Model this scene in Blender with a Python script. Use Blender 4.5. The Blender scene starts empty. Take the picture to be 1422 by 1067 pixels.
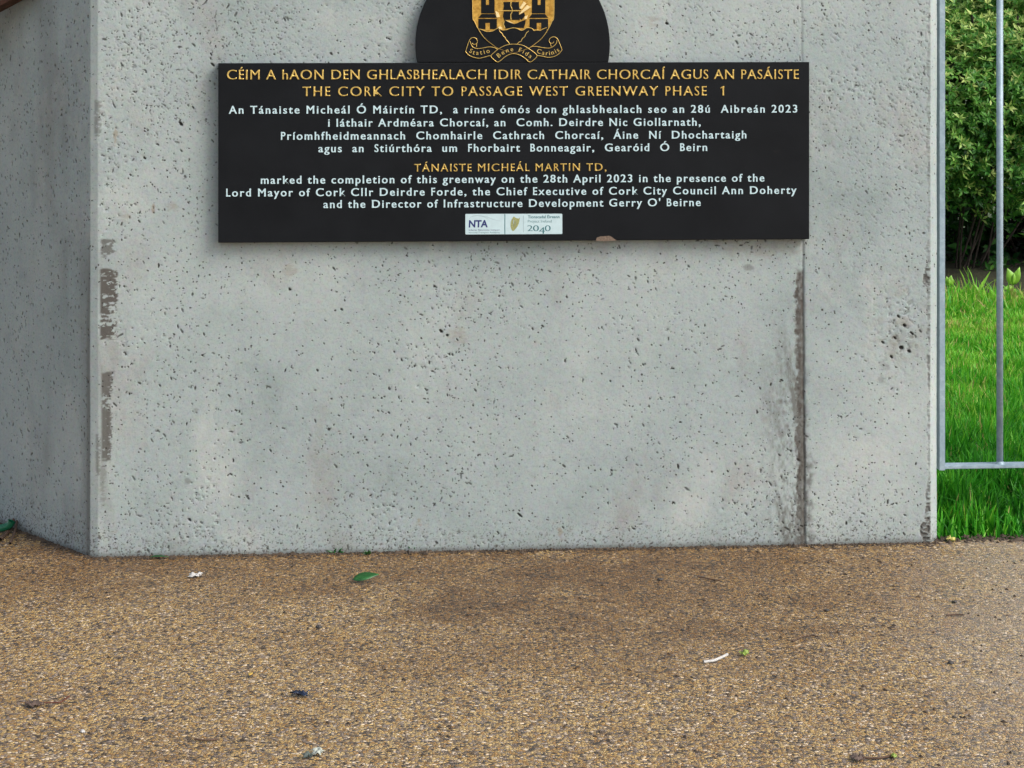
import bpy, bmesh, math, random
import numpy as np
from mathutils import Vector, Matrix
R = math.radians
random.seed(7); rng = np.random.default_rng(11)
S = bpy.context.scene
COL = S.collection

# ------------------------------------------------------------------ camera
F, HZ, CX = 2700.0, 75.0, 711.0          # focal length, horizon row and centre column in photo pixels
D, H = 5.2, 1.327                        # distance to the wall, eye height (m)
cam = bpy.data.cameras.new('camera'); cam_o = bpy.data.objects.new('camera', cam); COL.objects.link(cam_o)
cam_o.location = (0, 0, H); cam_o.rotation_euler = (R(90), 0, 0)
cam.sensor_width = 36; cam.lens = 36 * F / 1422; cam.shift_y = -(533.5 - HZ) / 1422
cam.clip_start = 0.05; cam.clip_end = 2000
S.camera = cam_o

# ------------------------------------------------------------------ light
SUN_EL, SUN_AZ = 48, 62                  # elevation; azimuth clockwise from the view direction (+Y) as seen from above is to the right
world = bpy.data.worlds.new('World'); S.world = world; world.use_nodes = True
wn = world.node_tree; bg = wn.nodes['Background']
sky = wn.nodes.new('ShaderNodeTexSky'); sky.sky_type = 'NISHITA'; sky.sun_disc = False
sky.sun_elevation = R(SUN_EL); sky.air_density = 1.0; sky.dust_density = 3.0; sky.ozone_density = 1.0
hs = wn.nodes.new('ShaderNodeHueSaturation'); hs.inputs['Saturation'].default_value = 0.52      # thin cloud: a paler sky
wn.links.new(sky.outputs[0], hs.inputs['Color']); wn.links.new(hs.outputs[0], bg.inputs[0]); bg.inputs[1].default_value = 0.15
SUN_DIR = Vector((0.80, -0.42, 0.78)).normalized()      # towards the sun
sky.sun_elevation = math.asin(SUN_DIR.z)
sky.sun_rotation = math.atan2(SUN_DIR.x, SUN_DIR.y)
sl = bpy.data.lights.new('sun', 'SUN'); sl.energy = 1.5; sl.angle = R(27); sl.color = (1.0, 0.95, 0.88)
so = bpy.data.objects.new('sun', sl); COL.objects.link(so)
so.rotation_euler = (-SUN_DIR).to_track_quat('-Z', 'Y').to_euler(); so.location = (6, -3, 8)
S.view_settings.view_transform = 'Standard'; S.view_settings.look = 'None'
S.view_settings.exposure = 0.62; S.view_settings.gamma = 1.0

# ------------------------------------------------------------------ coordinates
A = math.atan2(0.155, 2.267)             # the wall is turned a little from the view plane
CA, SA = math.cos(A), math.sin(A)
WM = Matrix.Translation((0, D, 0)) @ Matrix.Rotation(A, 4, 'Z')   # wall frame: x along, y into the wall, z up

def wp(x, y, y0=0.0):
    """photo pixel -> point of the wall frame on the plane y = y0"""
    px, py = (x - CX) / F, (y - HZ) / F
    t = (y0 + D * CA) / (CA - px * SA)
    return (px * t * CA + (t - D) * SA, y0, H - py * t)

def gp(x, y, z=0.0):
    """photo pixel -> point on the ground"""
    t = (H - z) * F / (y - HZ)
    return Vector(((x - CX) / F * t, t, z))

def dp(x, y, t):
    return Vector(((x - CX) / F * t, t, H - (y - HZ) / F * t))

# ------------------------------------------------------------------ helpers
def link(o, parent=None):
    COL.objects.link(o)
    if parent: o.parent = parent
    return o

def mesh_obj(name, verts, faces, mat, parent=None, smooth=False):
    me = bpy.data.meshes.new(name); me.from_pydata([tuple(v) for v in verts], [], faces); me.update()
    mats = mat if isinstance(mat, (list, tuple)) else [mat]
    for m in mats: me.materials.append(m)
    if smooth: me.polygons.foreach_set('use_smooth', [True] * len(me.polygons))
    return link(bpy.data.objects.new(name, me), parent)

def bm_obj(name, bm, mat, parent=None, smooth=False):
    me = bpy.data.meshes.new(name); bm.normal_update(); bm.to_mesh(me); bm.free()
    mats = mat if isinstance(mat, (list, tuple)) else [mat]
    for m in mats: me.materials.append(m)
    if smooth: me.polygons.foreach_set('use_smooth', [True] * len(me.polygons))
    return link(bpy.data.objects.new(name, me), parent)

def empty(name, loc=(0, 0, 0), rz=0):
    o = bpy.data.objects.new(name, None); o.location = loc; o.rotation_euler = (0, 0, rz); o.empty_display_size = 0.1
    return link(o)

def tag(o, label=None, cat=None, group=None, kind=None):
    if label: o['label'] = label
    if cat: o['category'] = cat
    if group: o['group'] = group
    if kind: o['kind'] = kind
    return o

def grid_mesh(name, V, mat, attrs=None, smooth=True):
    """V: (n, m, 3) array of points -> quad mesh; attrs: dict of (n, m) float arrays"""
    n, m = V.shape[:2]
    me = bpy.data.meshes.new(name)
    me.vertices.add(n * m); me.vertices.foreach_set('co', V.reshape(-1).astype(np.float32))
    i = np.arange(n * m, dtype=np.int32).reshape(n, m)
    q = np.stack([i[:-1, :-1], i[1:, :-1], i[1:, 1:], i[:-1, 1:]], -1).reshape(-1, 4)
    nf = len(q)
    me.loops.add(nf * 4); me.loops.foreach_set('vertex_index', q.reshape(-1))
    me.polygons.add(nf); me.polygons.foreach_set('loop_start', np.arange(nf, dtype=np.int32) * 4)
    me.polygons.foreach_set('use_smooth', np.full(nf, smooth))
    for k, a in (attrs or {}).items():
        at = me.attributes.new(k, 'FLOAT', 'POINT'); at.data.foreach_set('value', a.reshape(-1).astype(np.float32))
    me.materials.append(mat); me.update(calc_edges=True)
    return me

def blob_mesh(name, V, Fc, mat, attrs=None, smooth=False, k=4):
    """V (n,3), Fc (f,k) arrays -> mesh"""
    me = bpy.data.meshes.new(name)
    me.vertices.add(len(V)); me.vertices.foreach_set('co', V.reshape(-1).astype(np.float32))
    nf = len(Fc)
    me.loops.add(nf * k); me.loops.foreach_set('vertex_index', Fc.reshape(-1).astype(np.int32))
    me.polygons.add(nf); me.polygons.foreach_set('loop_start', np.arange(nf, dtype=np.int32) * k)
    me.polygons.foreach_set('use_smooth', np.full(nf, smooth))
    for kk, a in (attrs or {}).items():
        at = me.attributes.new(kk, 'FLOAT', 'POINT'); at.data.foreach_set('value', a.reshape(-1).astype(np.float32))
    me.materials.append(mat); me.update(calc_edges=True)
    return me

def vnoise(x, y, seed=0):
    """smooth value noise in -1..1 at array positions"""
    r = np.random.default_rng(seed).uniform(-1, 1, (256, 256))
    xi, yi = np.floor(x).astype(int), np.floor(y).astype(int)
    fx, fy = x - xi, y - yi
    fx = fx * fx * (3 - 2 * fx); fy = fy * fy * (3 - 2 * fy)
    a, b = r[xi & 255, yi & 255], r[(xi + 1) & 255, yi & 255]
    c, d = r[xi & 255, (yi + 1) & 255], r[(xi + 1) & 255, (yi + 1) & 255]
    return (a * (1 - fx) + b * fx) * (1 - fy) + (c * (1 - fx) + d * fx) * fy

def fbm(x, y, seed=0, octv=4):
    s, a, t = 0, 1.0, 0
    for k in range(octv):
        s = s + a * vnoise(x * 2 ** k + 17.3 * k, y * 2 ** k + 5.1 * k, seed + k); t += a; a *= 0.55
    return s / t

def sstep(a, b, x):
    t = np.clip((x - a) / (b - a), 0, 1)
    return t * t * (3 - 2 * t)

# ------------------------------------------------------------------ materials
class Mat:
    def __init__(s, name):
        s.m = bpy.data.materials.new(name); s.m.use_nodes = True
        s.t = s.m.node_tree; s.p = s.t.nodes['Principled BSDF']
    def n(s, typ, **kw):
        nd = s.t.nodes.new(typ)
        for k, v in kw.items():
            if k.startswith('i_'):
                key = k[2:]; key = int(key) if key.isdigit() else key
                nd.inputs[key].default_value = v
            else: setattr(nd, k, v)
        return nd
    def l(s, a, b): s.t.links.new(a, b)
    def noise(s, vec, scale, detail=4, rough=0.55, out='Fac'):
        nd = s.n('ShaderNodeTexNoise'); nd.inputs['Scale'].default_value = scale
        nd.inputs['Detail'].default_value = detail; nd.inputs['Roughness'].default_value = rough
        s.l(vec, nd.inputs['Vector']); return nd.outputs[out]
    def ramp(s, fac, stops, interp='LINEAR'):
        nd = s.n('ShaderNodeValToRGB'); cr = nd.color_ramp; cr.interpolation = interp
        while len(cr.elements) < len(stops): cr.elements.new(0.5)
        for e, (p, c) in zip(cr.elements, stops):
            e.position = p; e.color = c if len(c) == 4 else (*c, 1)
        s.l(fac, nd.inputs[0]); return nd.outputs[0]
    def mix(s, fac, a, b, blend='MIX'):
        nd = s.n('ShaderNodeMix', data_type='RGBA', blend_type=blend)
        for v, sock in ((fac, nd.inputs[0]), (a, nd.inputs[6]), (b, nd.inputs[7])):
            if isinstance(v, (int, float)): sock.default_value = v
            elif isinstance(v, tuple): sock.default_value = v if len(v) == 4 else (*v, 1)
            else: s.l(v, sock)
        return nd.outputs[2]
    def math(s, op, a, b=0.0, clamp=False):
        nd = s.n('ShaderNodeMath', operation=op, use_clamp=clamp)
        for v, sock in ((a, nd.inputs[0]), (b, nd.inputs[1])):
            if isinstance(v, (int, float)): sock.default_value = v
            else: s.l(v, sock)
        return nd.outputs[0]
    def attr(s, name):
        nd = s.n('ShaderNodeAttribute', attribute_name=name); return nd.outputs['Fac']
    def coord(s, which='Object', scale=(1, 1, 1)):
        tc = s.n('ShaderNodeTexCoord'); mp = s.n('ShaderNodeMapping')
        mp.inputs['Scale'].default_value = scale
        s.l(tc.outputs[which], mp.inputs[0]); return mp.outputs[0]
    def base(s, c):
        if isinstance(c, tuple): s.p.inputs['Base Color'].default_value = c if len(c) == 4 else (*c, 1)
        else: s.l(c, s.p.inputs['Base Color'])
    def bump(s, h, dist=0.001, strength=1.0):
        nd = s.n('ShaderNodeBump'); nd.inputs['Distance'].default_value = dist; nd.inputs['Strength'].default_value = strength
        s.l(h, nd.inputs['Height']); s.l(nd.outputs[0], s.p.inputs['Normal'])
    def set(s, **kw):
        for k, v in kw.items():
            sock = s.p.inputs[k.replace('_', ' ')]
            if isinstance(v, (int, float, tuple)): sock.default_value = v
            else: s.l(v, sock)
        return s

def concrete_material():
    M = Mat('cast_concrete'); v = M.coord()
    big = M.noise(v, 1.7, 5, 0.6); mid = M.noise(v, 9, 5, 0.6); fine = M.noise(v, 160, 3, 0.7)
    c = M.ramp(big, [(0.30, (0.252, 0.304, 0.300)), (0.47, (0.340, 0.396, 0.388)), (0.66, (0.432, 0.480, 0.462))])
    c = M.mix(M.ramp(mid, [(0.42, (0, 0, 0)), (0.72, (0.75, 0.75, 0.75))]), c, (0.36, 0.412, 0.415))
    bloom = M.noise(M.coord(scale=(1, 1, 0.75)), 3.4, 6, 0.68)
    c = M.mix(M.ramp(bloom, [(0.56, (0, 0, 0)), (0.74, (0.8, 0.8, 0.8))]), c, (0.49, 0.515, 0.485))
    c = M.mix(M.ramp(M.noise(M.coord(scale=(1.3, 1, 0.8)), 4.1, 6, 0.72), [(0.56, (0, 0, 0)), (0.75, (0.55, 0.55, 0.55))]), c, (0.19, 0.215, 0.222))
    c = M.mix(M.ramp(M.noise(v, 23, 4, 0.7), [(0.58, (0, 0, 0)), (0.78, (0.5, 0.5, 0.5))]), c, (0.40, 0.385, 0.37))
    warm = M.noise(M.coord(scale=(1, 1, 0.6)), 5.3, 4, 0.6)
    c = M.mix(M.math('MULTIPLY', M.ramp(warm, [(0.55, (0, 0, 0)), (0.8, (1, 1, 1))]), 0.55), c, (0.375, 0.355, 0.33))
    c = M.mix(M.ramp(fine, [(0.3, (1, 1, 1)), (0.5, (0, 0, 0))]), c, M.mix(1.0, c, (0.82, 0.82, 0.82), 'MULTIPLY'))
    tint = M.n('ShaderNodeTexNoise'); tint.inputs['Scale'].default_value = 75; tint.inputs['Detail'].default_value = 4; M.l(v, tint.inputs['Vector'])
    c = M.mix(0.30, c, M.mix(1.0, c, M.mix(0.75, (1.6, 1.6, 1.6), tint.outputs['Color']), 'MULTIPLY'))
    c = M.mix(M.attr('rust'), c, (0.235, 0.17, 0.10))
    c = M.mix(M.attr('stain'), c, (0.080, 0.071, 0.062))
    c = M.mix(M.attr('wash'), c, (0.125, 0.126, 0.114))
    # pin holes: small cells, only some of them open
    vo = M.n('ShaderNodeTexVoronoi', feature='F1'); vo.inputs['Scale'].default_value = 118
    wv = M.n('ShaderNodeVectorMath', operation='ADD'); nz = M.n('ShaderNodeTexNoise'); nz.inputs['Scale'].default_value = 60
    M.l(v, nz.inputs['Vector'])
    sc = M.n('ShaderNodeVectorMath', operation='SCALE'); sc.inputs['Scale'].default_value = 0.012
    M.l(nz.outputs['Color'], sc.inputs[0]); M.l(v, wv.inputs[0]); M.l(sc.outputs[0], wv.inputs[1]); M.l(wv.outputs[0], vo.inputs['Vector'])
    sep = M.n('ShaderNodeSeparateColor'); M.l(vo.outputs['Color'], sep.inputs[0])
    rad = M.math('MULTIPLY', M.math('SUBTRACT', sep.outputs[0], 0.62, True), 0.95)
    hole = M.math('MULTIPLY', M.math('SUBTRACT', rad, vo.outputs['Distance'], True), 9.0, True)
    c = M.mix(M.math('MULTIPLY', hole, 0.88), c, (0.05, 0.048, 0.043))
    c = M.mix(M.attr('pit'), c, (0.035, 0.032, 0.028))  # dirt and the shade inside the pits, both put into the colour
    M.base(c); M.set(Roughness=0.86); M.p.inputs['Specular IOR Level'].default_value = 0.3
    h = M.math('ADD', M.math('MULTIPLY', fine, 0.35), M.math('MULTIPLY', hole, -1.5))
    h = M.math('ADD', h, M.math('MULTIPLY', M.noise(v, 420, 2), 0.25))
    M.bump(h, 0.0012, 0.8)
    return M.m

def gravel_material():
    M = Mat('resin_bound_gravel'); v = M.coord()
    vo = M.n('ShaderNodeTexVoronoi', feature='F1'); vo.inputs['Scale'].default_value = 152; M.l(v, vo.inputs['Vector'])
    ve = M.n('ShaderNodeTexVoronoi', feature='DISTANCE_TO_EDGE'); ve.inputs['Scale'].default_value = 152; M.l(v, ve.inputs['Vector'])
    sep = M.n('ShaderNodeSeparateColor'); M.l(vo.outputs['Color'], sep.inputs[0])
    c = M.ramp(sep.outputs[0], [(0.0, (0.055, 0.042, 0.034)), (0.09, (0.15, 0.105, 0.07)), (0.23, (0.33, 0.185, 0.06)),
                                (0.38, (0.45, 0.29, 0.10)), (0.55, (0.385, 0.27, 0.145)), (0.68, (0.55, 0.39, 0.17)),
                                (0.83, (0.265, 0.205, 0.165)), (0.93, (0.70, 0.56, 0.40))], 'CONSTANT')
    c = M.mix(0.35, c, M.mix(1.0, c, M.ramp(sep.outputs[1], [(0, (0.5, 0.5, 0.5)), (1, (1.4, 1.35, 1.25))]), 'MULTIPLY'))
    patch = M.noise(v, 2.2, 5, 0.65); grime = M.noise(v, 14, 5, 0.7)
    c = M.mix(M.ramp(grime, [(0.56, (0, 0, 0)), (0.74, (0.75, 0.75, 0.75))]), c, M.mix(1.0, c, (0.42, 0.38, 0.36), 'MULTIPLY'))
    c = M.mix(M.ramp(patch, [(0.42, (0, 0, 0)), (0.7, (0.7, 0.7, 0.7))]), c, M.mix(1.0, c, (0.80, 0.73, 0.63), 'MULTIPLY'))
    # damp ground and the shade near the wall, painted as irregular dark patches
    dn = M.noise(v, 4.2, 7, 0.78)
    for bx, by, rx, ry, k in ((0.45, 4.9, 0.85, 0.62, 0.85), (-0.45, 5.02, 1.1, 0.46, 0.75), (0.2, 4.4, 0.85, 0.40, 0.5), (-1.2, 5.0, 0.5, 0.4, 0.5)):
        mp = M.n('ShaderNodeMapping'); mp.inputs['Location'].default_value = (-bx / rx, -by / ry, 0); mp.inputs['Scale'].default_value = (1 / rx, 1 / ry, 0)
        M.l(v, mp.inputs[0]); ln = M.n('ShaderNodeVectorMath', operation='LENGTH'); M.l(mp.outputs[0], ln.inputs[0])
        dd = M.math('ADD', ln.outputs['Value'], M.math('MULTIPLY', M.math('SUBTRACT', dn, 0.5), 2.4))
        c = M.mix(M.math('MULTIPLY', M.ramp(dd, [(0.40, (1, 1, 1)), (1.15, (0, 0, 0))]), k), c, M.mix(1.0, c, (0.54, 0.43, 0.30), 'MULTIPLY'))
    gap = M.ramp(ve.outputs['Distance'], [(0.0, (1, 1, 1)), (0.16, (0, 0, 0))])
    c = M.mix(M.math('MULTIPLY', gap, 0.6), c, (0.085, 0.055, 0.028))
    # worn, wet ground at the right; sky sheen painted into the base colour
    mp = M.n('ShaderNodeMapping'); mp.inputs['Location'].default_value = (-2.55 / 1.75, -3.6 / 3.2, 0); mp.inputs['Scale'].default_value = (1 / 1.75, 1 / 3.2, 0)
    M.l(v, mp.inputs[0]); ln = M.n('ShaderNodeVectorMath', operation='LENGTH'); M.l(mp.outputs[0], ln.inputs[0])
    wet_sheen = M.ramp(M.math('ADD', ln.outputs['Value'], M.math('MULTIPLY', M.math('SUBTRACT', dn, 0.5), 0.45)), [(0.72, (1, 1, 1)), (1.06, (0, 0, 0))])
    c = M.mix(M.math('MULTIPLY', wet_sheen, 0.36), c, (0.62, 0.52, 0.44))
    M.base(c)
    rough = M.math('ADD', 0.32, M.math('MULTIPLY', sep.outputs[2], 0.3)); M.set(Roughness=rough)
    M.p.inputs['Specular IOR Level'].default_value = 0.5
    dome = M.ramp(ve.outputs['Distance'], [(0.0, (0, 0, 0)), (0.12, (0.55, 0.55, 0.55)), (0.45, (1, 1, 1))])
    hh = M.math('ADD', dome, M.math('MULTIPLY', sep.outputs[1], 0.9))
    M.bump(hh, 0.0026, 0.9)
    nd = M.n('ShaderNodeBump'); nd.inputs['Distance'].default_value = 0.0019; M.l(hh, nd.inputs['Height']); M.l(nd.outputs[0], M.p.inputs['Coat Normal'])
    M.set(Coat_Weight=M.math('ADD', 0.06, M.math('MULTIPLY', wet_sheen, M.ramp(M.noise(v, 9, 5, 0.7), [(0.3, (0.35, 0.35, 0.35)), (0.65, (1, 1, 1))]))), Coat_Roughness=0.2)
    return M.m

def simple(name, col, rough=0.6, metal=0.0, var=0.0, scale=40, spec=0.5):
    M = Mat(name)
    if var:
        nz = M.noise(M.coord(), scale, 4, 0.6)
        lo = tuple(max(0, x * (1 - var)) for x in col); hi = tuple(min(1, x * (1 + var)) for x in col)
        M.base(M.ramp(nz, [(0.3, lo), (0.7, hi)]))
    else: M.base(tuple(col))
    M.set(Roughness=rough, Metallic=metal); M.p.inputs['Specular IOR Level'].default_value = spec
    return M.m

def granite_material():
    M = Mat('honed_black_limestone'); v = M.coord()
    a = M.noise(v, 6, 5, 0.6); b = M.noise(v, 300, 2, 0.6)
    c = M.ramp(a, [(0.35, (0.0036, 0.0046, 0.0062)), (0.7, (0.0072, 0.0086, 0.0108))])
    c = M.mix(M.ramp(b, [(0.6, (0, 0, 0)), (0.8, (0.6, 0.6, 0.6))]), c, (0.017, 0.017, 0.018))
    sm = M.noise(M.coord(scale=(1, 1, 2.2)), 9, 5, 0.75)
    c = M.mix(M.ramp(sm, [(0.66, (0, 0, 0)), (0.85, (0.35, 0.35, 0.35))]), c, (0.045, 0.038, 0.034))
    M.base(c); M.set(Roughness=M.math('ADD', 0.5, M.math('MULTIPLY', a, 0.25)))
    M.p.inputs['Specular IOR Level'].default_value = 0.16
    M.bump(b, 0.0003, 0.5); return M.m

def gold_material(name, c1, c2, sc=220):
    M = Mat(name); v = M.coord()
    nz = M.noise(v, sc, 3, 0.7)
    M.base(M.ramp(nz, [(0.3, c1), (0.7, c2)])); M.set(Metallic=0.55, Roughness=0.34)
    M.bump(M.noise(v, 500, 2), 0.0004, 0.6); return M.m

def galvanised_material():
    M = Mat('galvanised_steel'); v = M.coord()
    vo = M.n('ShaderNodeTexVoronoi', feature='F1'); vo.inputs['Scale'].default_value = 160; M.l(v, vo.inputs['Vector'])
    nz = M.noise(v, 25, 5, 0.65)
    c = M.ramp(nz, [(0.3, (0.22, 0.31, 0.37)), (0.7, (0.37, 0.46, 0.51))])
    sep = M.n('ShaderNodeSeparateColor'); M.l(vo.outputs['Color'], sep.inputs[0])
    c = M.mix(M.math('MULTIPLY', sep.outputs[0], 0.5), c, (0.20, 0.26, 0.31))
    M.base(c); M.set(Metallic=0.2, Roughness=M.math('ADD', 0.42, M.math('MULTIPLY', nz, 0.25)))
    M.bump(nz, 0.001, 0.4); return M.m

def leafy(name, stops, trans=0.25, rough=0.5):
    M = Mat(name)
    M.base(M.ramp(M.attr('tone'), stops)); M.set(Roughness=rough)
    M.p.inputs['Specular IOR Level'].default_value = 0.35
    tr = M.n('ShaderNodeBsdfTranslucent'); mx = M.n('ShaderNodeMixShader'); mx.inputs[0].default_value = trans
    rp = [nd for nd in M.t.nodes if nd.type == 'VALTORGB'][0]
    M.l(rp.outputs[0], tr.inputs[0]); out = M.t.nodes['Material Output']
    M.l(M.p.outputs[0], mx.inputs[1]); M.l(tr.outputs[0], mx.inputs[2]); M.l(mx.outputs[0], out.inputs[0])
    return M.m

MAT_CONC = concrete_material(); MAT_GRAVEL = gravel_material(); MAT_STONE = granite_material()
MAT_GOLD = gold_material('gilded_lettering', (0.56, 0.34, 0.06), (0.98, 0.72, 0.24), 330)
MAT_GOLDP = gold_material('gilded_carving', (0.36, 0.165, 0.016), (0.80, 0.48, 0.10), 75)
MAT_WHITE = simple('pale_blue_white_paint', (0.50, 0.66, 0.70), 0.6, var=0.08, scale=200)
MAT_GALV = galvanised_material()
MAT_SOIL = simple('dark_soil', (0.055, 0.04, 0.026), 0.95, var=0.5, scale=60)
MAT_GRASS = leafy('grass_blades', [(0.0, (0.012, 0.10, 0.008)), (0.35, (0.04, 0.29, 0.014)), (0.65, (0.12, 0.46, 0.022)),
                                   (0.88, (0.32, 0.60, 0.06)), (1.0, (0.48, 0.38, 0.15))], 0.35)
MAT_LEAF = leafy('shrub_leaves', [(0.0, (0.008, 0.045, 0.010)), (0.4, (0.04, 0.17, 0.022)), (0.7, (0.13, 0.33, 0.045)),
                                  (1.0, (0.46, 0.56, 0.16))], 0.3, 0.42)
MAT_TWIG = simple('brown_bark', (0.085, 0.05, 0.032), 0.85, var=0.4, scale=80)

# ------------------------------------------------------------------ ground and path
def plane_sheet(name, pts, z, mat):
    return mesh_obj(name, [(p[0], p[1], z) for p in pts], [list(range(len(pts)))], mat)

g = plane_sheet('ground', [(-400, -200), (400, -200), (400, 900), (-400, 900)], -0.012, simple('rough_distant_ground', (0.05, 0.075, 0.025), 0.95, var=0.4, scale=0.6)); tag(g, kind='structure')

uL, uR = wp(128, 775)[0], wp(1303, 754)[0]
wing_w = (Vector((-1.389, 5.4285)) - Vector((-1.105, 5.118))).normalized()
wd = Vector((wing_w.x * CA + wing_w.y * SA, -wing_w.x * SA + wing_w.y * CA))      # wing direction in the wall frame

# the path: a sheet whose far edge runs along the wall line, slightly ragged beside the grass
edge = []
for k in range(0, 140):
    u = uR - 0.12 + k * 0.05
    edge.append((u, 0.03 + 0.012 * math.sin(u * 9.1) + 0.010 * math.sin(u * 31) + random.uniform(-.006, .006)))
loc = [(-6, 6), (uL - 0.35, 0.6), (uR - 0.12, 0.25)] + edge + [(12, 0.03), (12, -14), (-12, -14), (-12, 6)]
pts = [WM @ Vector((a, b, 0)) for a, b in loc]
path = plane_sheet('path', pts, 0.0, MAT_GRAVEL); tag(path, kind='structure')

# ------------------------------------------------------------------ concrete wall: one displaced sheet round the corner, plus top, back and end
def build_wall():
    TOP = 2.05
    cornerA = Vector((uL, 0)); WING = 1.7
    P0 = cornerA + wd * WING; P1 = cornerA + wd * 0.010; P2 = Vector((uL + 0.015, 0))
    P3 = Vector((wp(1291.5, 400)[0], 0)); P4 = Vector((wp(1304.5, 400)[0], 0.026)); P5 = P4 + Vector((0, 0.36))
    segs = [(P0, cornerA + wd * 0.60, 0.006), (cornerA + wd * 0.60, P1, 0.0024), (P1, P2, 0.003), (P2, P3, 0.0018), (P3, P4, 0.003), (P4, P5, 0.02)]
    plan, nor, sid = [], [], []
    for k, (a, b, st) in enumerate(segs):
        n = max(2, int((b - a).length / st)); d = (b - a).normalized(); nn = Vector((d.y, -d.x))
        for i in range(n):
            plan.append(a + (b - a) * (i / n)); nor.append(nn); sid.append(k)
    plan.append(P5); nor.append(nor[-1]); sid.append(5)
    plan = np.array([tuple(p) for p in plan]); nor = np.array([tuple(p) for p in nor]); sid = np.array(sid)
    zz = np.concatenate([np.arange(-0.03, 1.50, 0.0019), np.arange(1.50, TOP + 0.001, 0.0055)])
    ns, nz = len(plan), len(zz)
    arc = np.concatenate([[0], np.cumsum(np.hypot(*np.diff(plan, axis=0).T))])
    SS, ZZ = np.meshgrid(arc, zz, indexing='ij')
    U = np.repeat(plan[:, :1], nz, 1)                       # position along the wall frame x
    front = np.repeat(((sid == 3))[:, None], nz, 1); wing = np.repeat((sid <= 1)[:, None], nz, 1)
    # back to photo pixels, used only to place stains where the wall really has them
    PXs = np.repeat(np.interp(plan[:, 0], [wp(x, 400)[0] for x in range(100, 1340, 20)], list(range(100, 1340, 20)))[:, None], nz, 1)
    PYs = HZ + (H - ZZ) / (D + U * SA) * F
    Hm = 0.0012 * fbm(SS * 4, ZZ * 4, 3, 3) + 0.00035 * fbm(SS * 60, ZZ * 60, 5, 3)
    pit = np.zeros((ns, nz)); stain = np.zeros((ns, nz)); wash = np.zeros((ns, nz)); rust = np.zeros((ns, nz))
    # --- blow holes
    def stamp(s, z, a, b, ang, depth, dark):
        r = max(a, b) * 1.6
        i0, i1 = np.searchsorted(arc, [s - r, s + r]); j0, j1 = np.searchsorted(zz, [z - r, z + r])
        if i1 <= i0 or j1 <= j0: return
        x = SS[i0:i1, j0:j1] - s; y = ZZ[i0:i1, j0:j1] - z
        c, sn = math.cos(ang), math.sin(ang)
        xr, yr = (x * c + y * sn) / a, (-x * sn + y * c) / b
        w = 0.28 * vnoise(x / r * 2.3 + s * 91, y / r * 2.3 + z * 77, 9)
        d = np.sqrt(xr * xr + yr * yr) + w
        k = 1 - sstep(0.55, 1.15, d)
        Hm[i0:i1, j0:j1] = np.minimum(Hm[i0:i1, j0:j1], -depth * k)
        pit[i0:i1, j0:j1] = np.maximum(pit[i0:i1, j0:j1], dark * (1 - sstep(0.75, 1.2, d)))
    s_at = lambda u: float(np.interp(u, plan[sid == 3][:, 0], arc[sid == 3]))
    sF0, sF1 = arc[sid == 3][0], arc[sid == 3][-1]
    def dens(px, py):
        d = 0.55
        d += 0.9 * max(0, 1 - abs(py - 60) / 190)                        # more open towards the top
        d += 0.8 * max(0, 1 - abs(py - 720) / 90)
        d += 0.5 * math.exp(-((px - 660) / 130) ** 2 - ((py - 430) / 70) ** 2)
        d += 1.4 * math.exp(-((px - 1250) / 42) ** 2 - ((py - 455) / 60) ** 2)
        d += 1.0 * math.exp(-((px - 1185) / 50) ** 2 - ((py - 690) / 40) ** 2)
        return d / 2.0
    cnt = 0
    clump = lambda s, z: float(0.6 * vnoise(np.array([s * 3.7]), np.array([z * 3.7]), 21)[0] + 0.6 * vnoise(np.array([s * 13.7]), np.array([z * 13.7]), 23)[0])
    while cnt < 6200:
        s = rng.uniform(sF0 + 0.01, sF1 - 0.004); z = rng.uniform(0.0, 1.75)
        u = plan[min(np.searchsorted(arc, s), ns - 1), 0]
        px = float(np.interp(u, [wp(100, 400)[0], wp(1320, 400)[0]], [100, 1320])); py = HZ + (H - z) / (D + u * SA) * F
        if rng.random() > dens(px, py) * (0.52 + 1.35 * clump(s, z)): continue
        cnt += 1
        q = rng.random()
        b = 0.0008 + 0.0008 * rng.random() + (0.0016 * rng.random() if q > 0.93 else 0)
        lon = rng.uniform(1.0, 1.6) if q < 0.6 else rng.uniform(1.6, 3.4)
        stamp(s, z, b * lon, b, R(-48) + rng.normal(0, 0.65), 0.0006 + b * 0.6, rng.uniform(0.55, 1.0))
    done = 0
    while done < 400:                                                    # larger torn blow holes, in loose drifts
        s = rng.uniform(sF0 + 0.01, sF1 - 0.004); z = rng.uniform(0.01, 1.75)
        if rng.random() > 0.22 + 1.2 * clump(s * 0.7 + 9, z * 0.7): continue
        done += 1; b = rng.uniform(0.0012, 0.0021); stamp(s, z, b * rng.uniform(1.3, 3.2), b, R(-50) + rng.normal(0, 0.5), 0.003, 1.0)
        if rng.random() < 0.3: stamp(s + rng.normal(0, .004), z + rng.normal(0, .004), b * 1.5, b * .8, R(-50) + rng.normal(0, .9), 0.002, 0.95)
    for _ in range(3000):                                                # the wing has finer holes
        s = rng.uniform(arc[0] + 0.02, arc[sid <= 1][-1] - 0.004); z = rng.uniform(0.0, 1.9)
        b = 0.0014 + 0.0013 * rng.random(); stamp(s, z, b * rng.uniform(1, 2.6), b, R(-75) + rng.normal(0, 0.35), 0.003, rng.uniform(0.5, 0.95))
    def at(px, py): u, _, z = wp(px, py); return s_at(u), z
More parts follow.
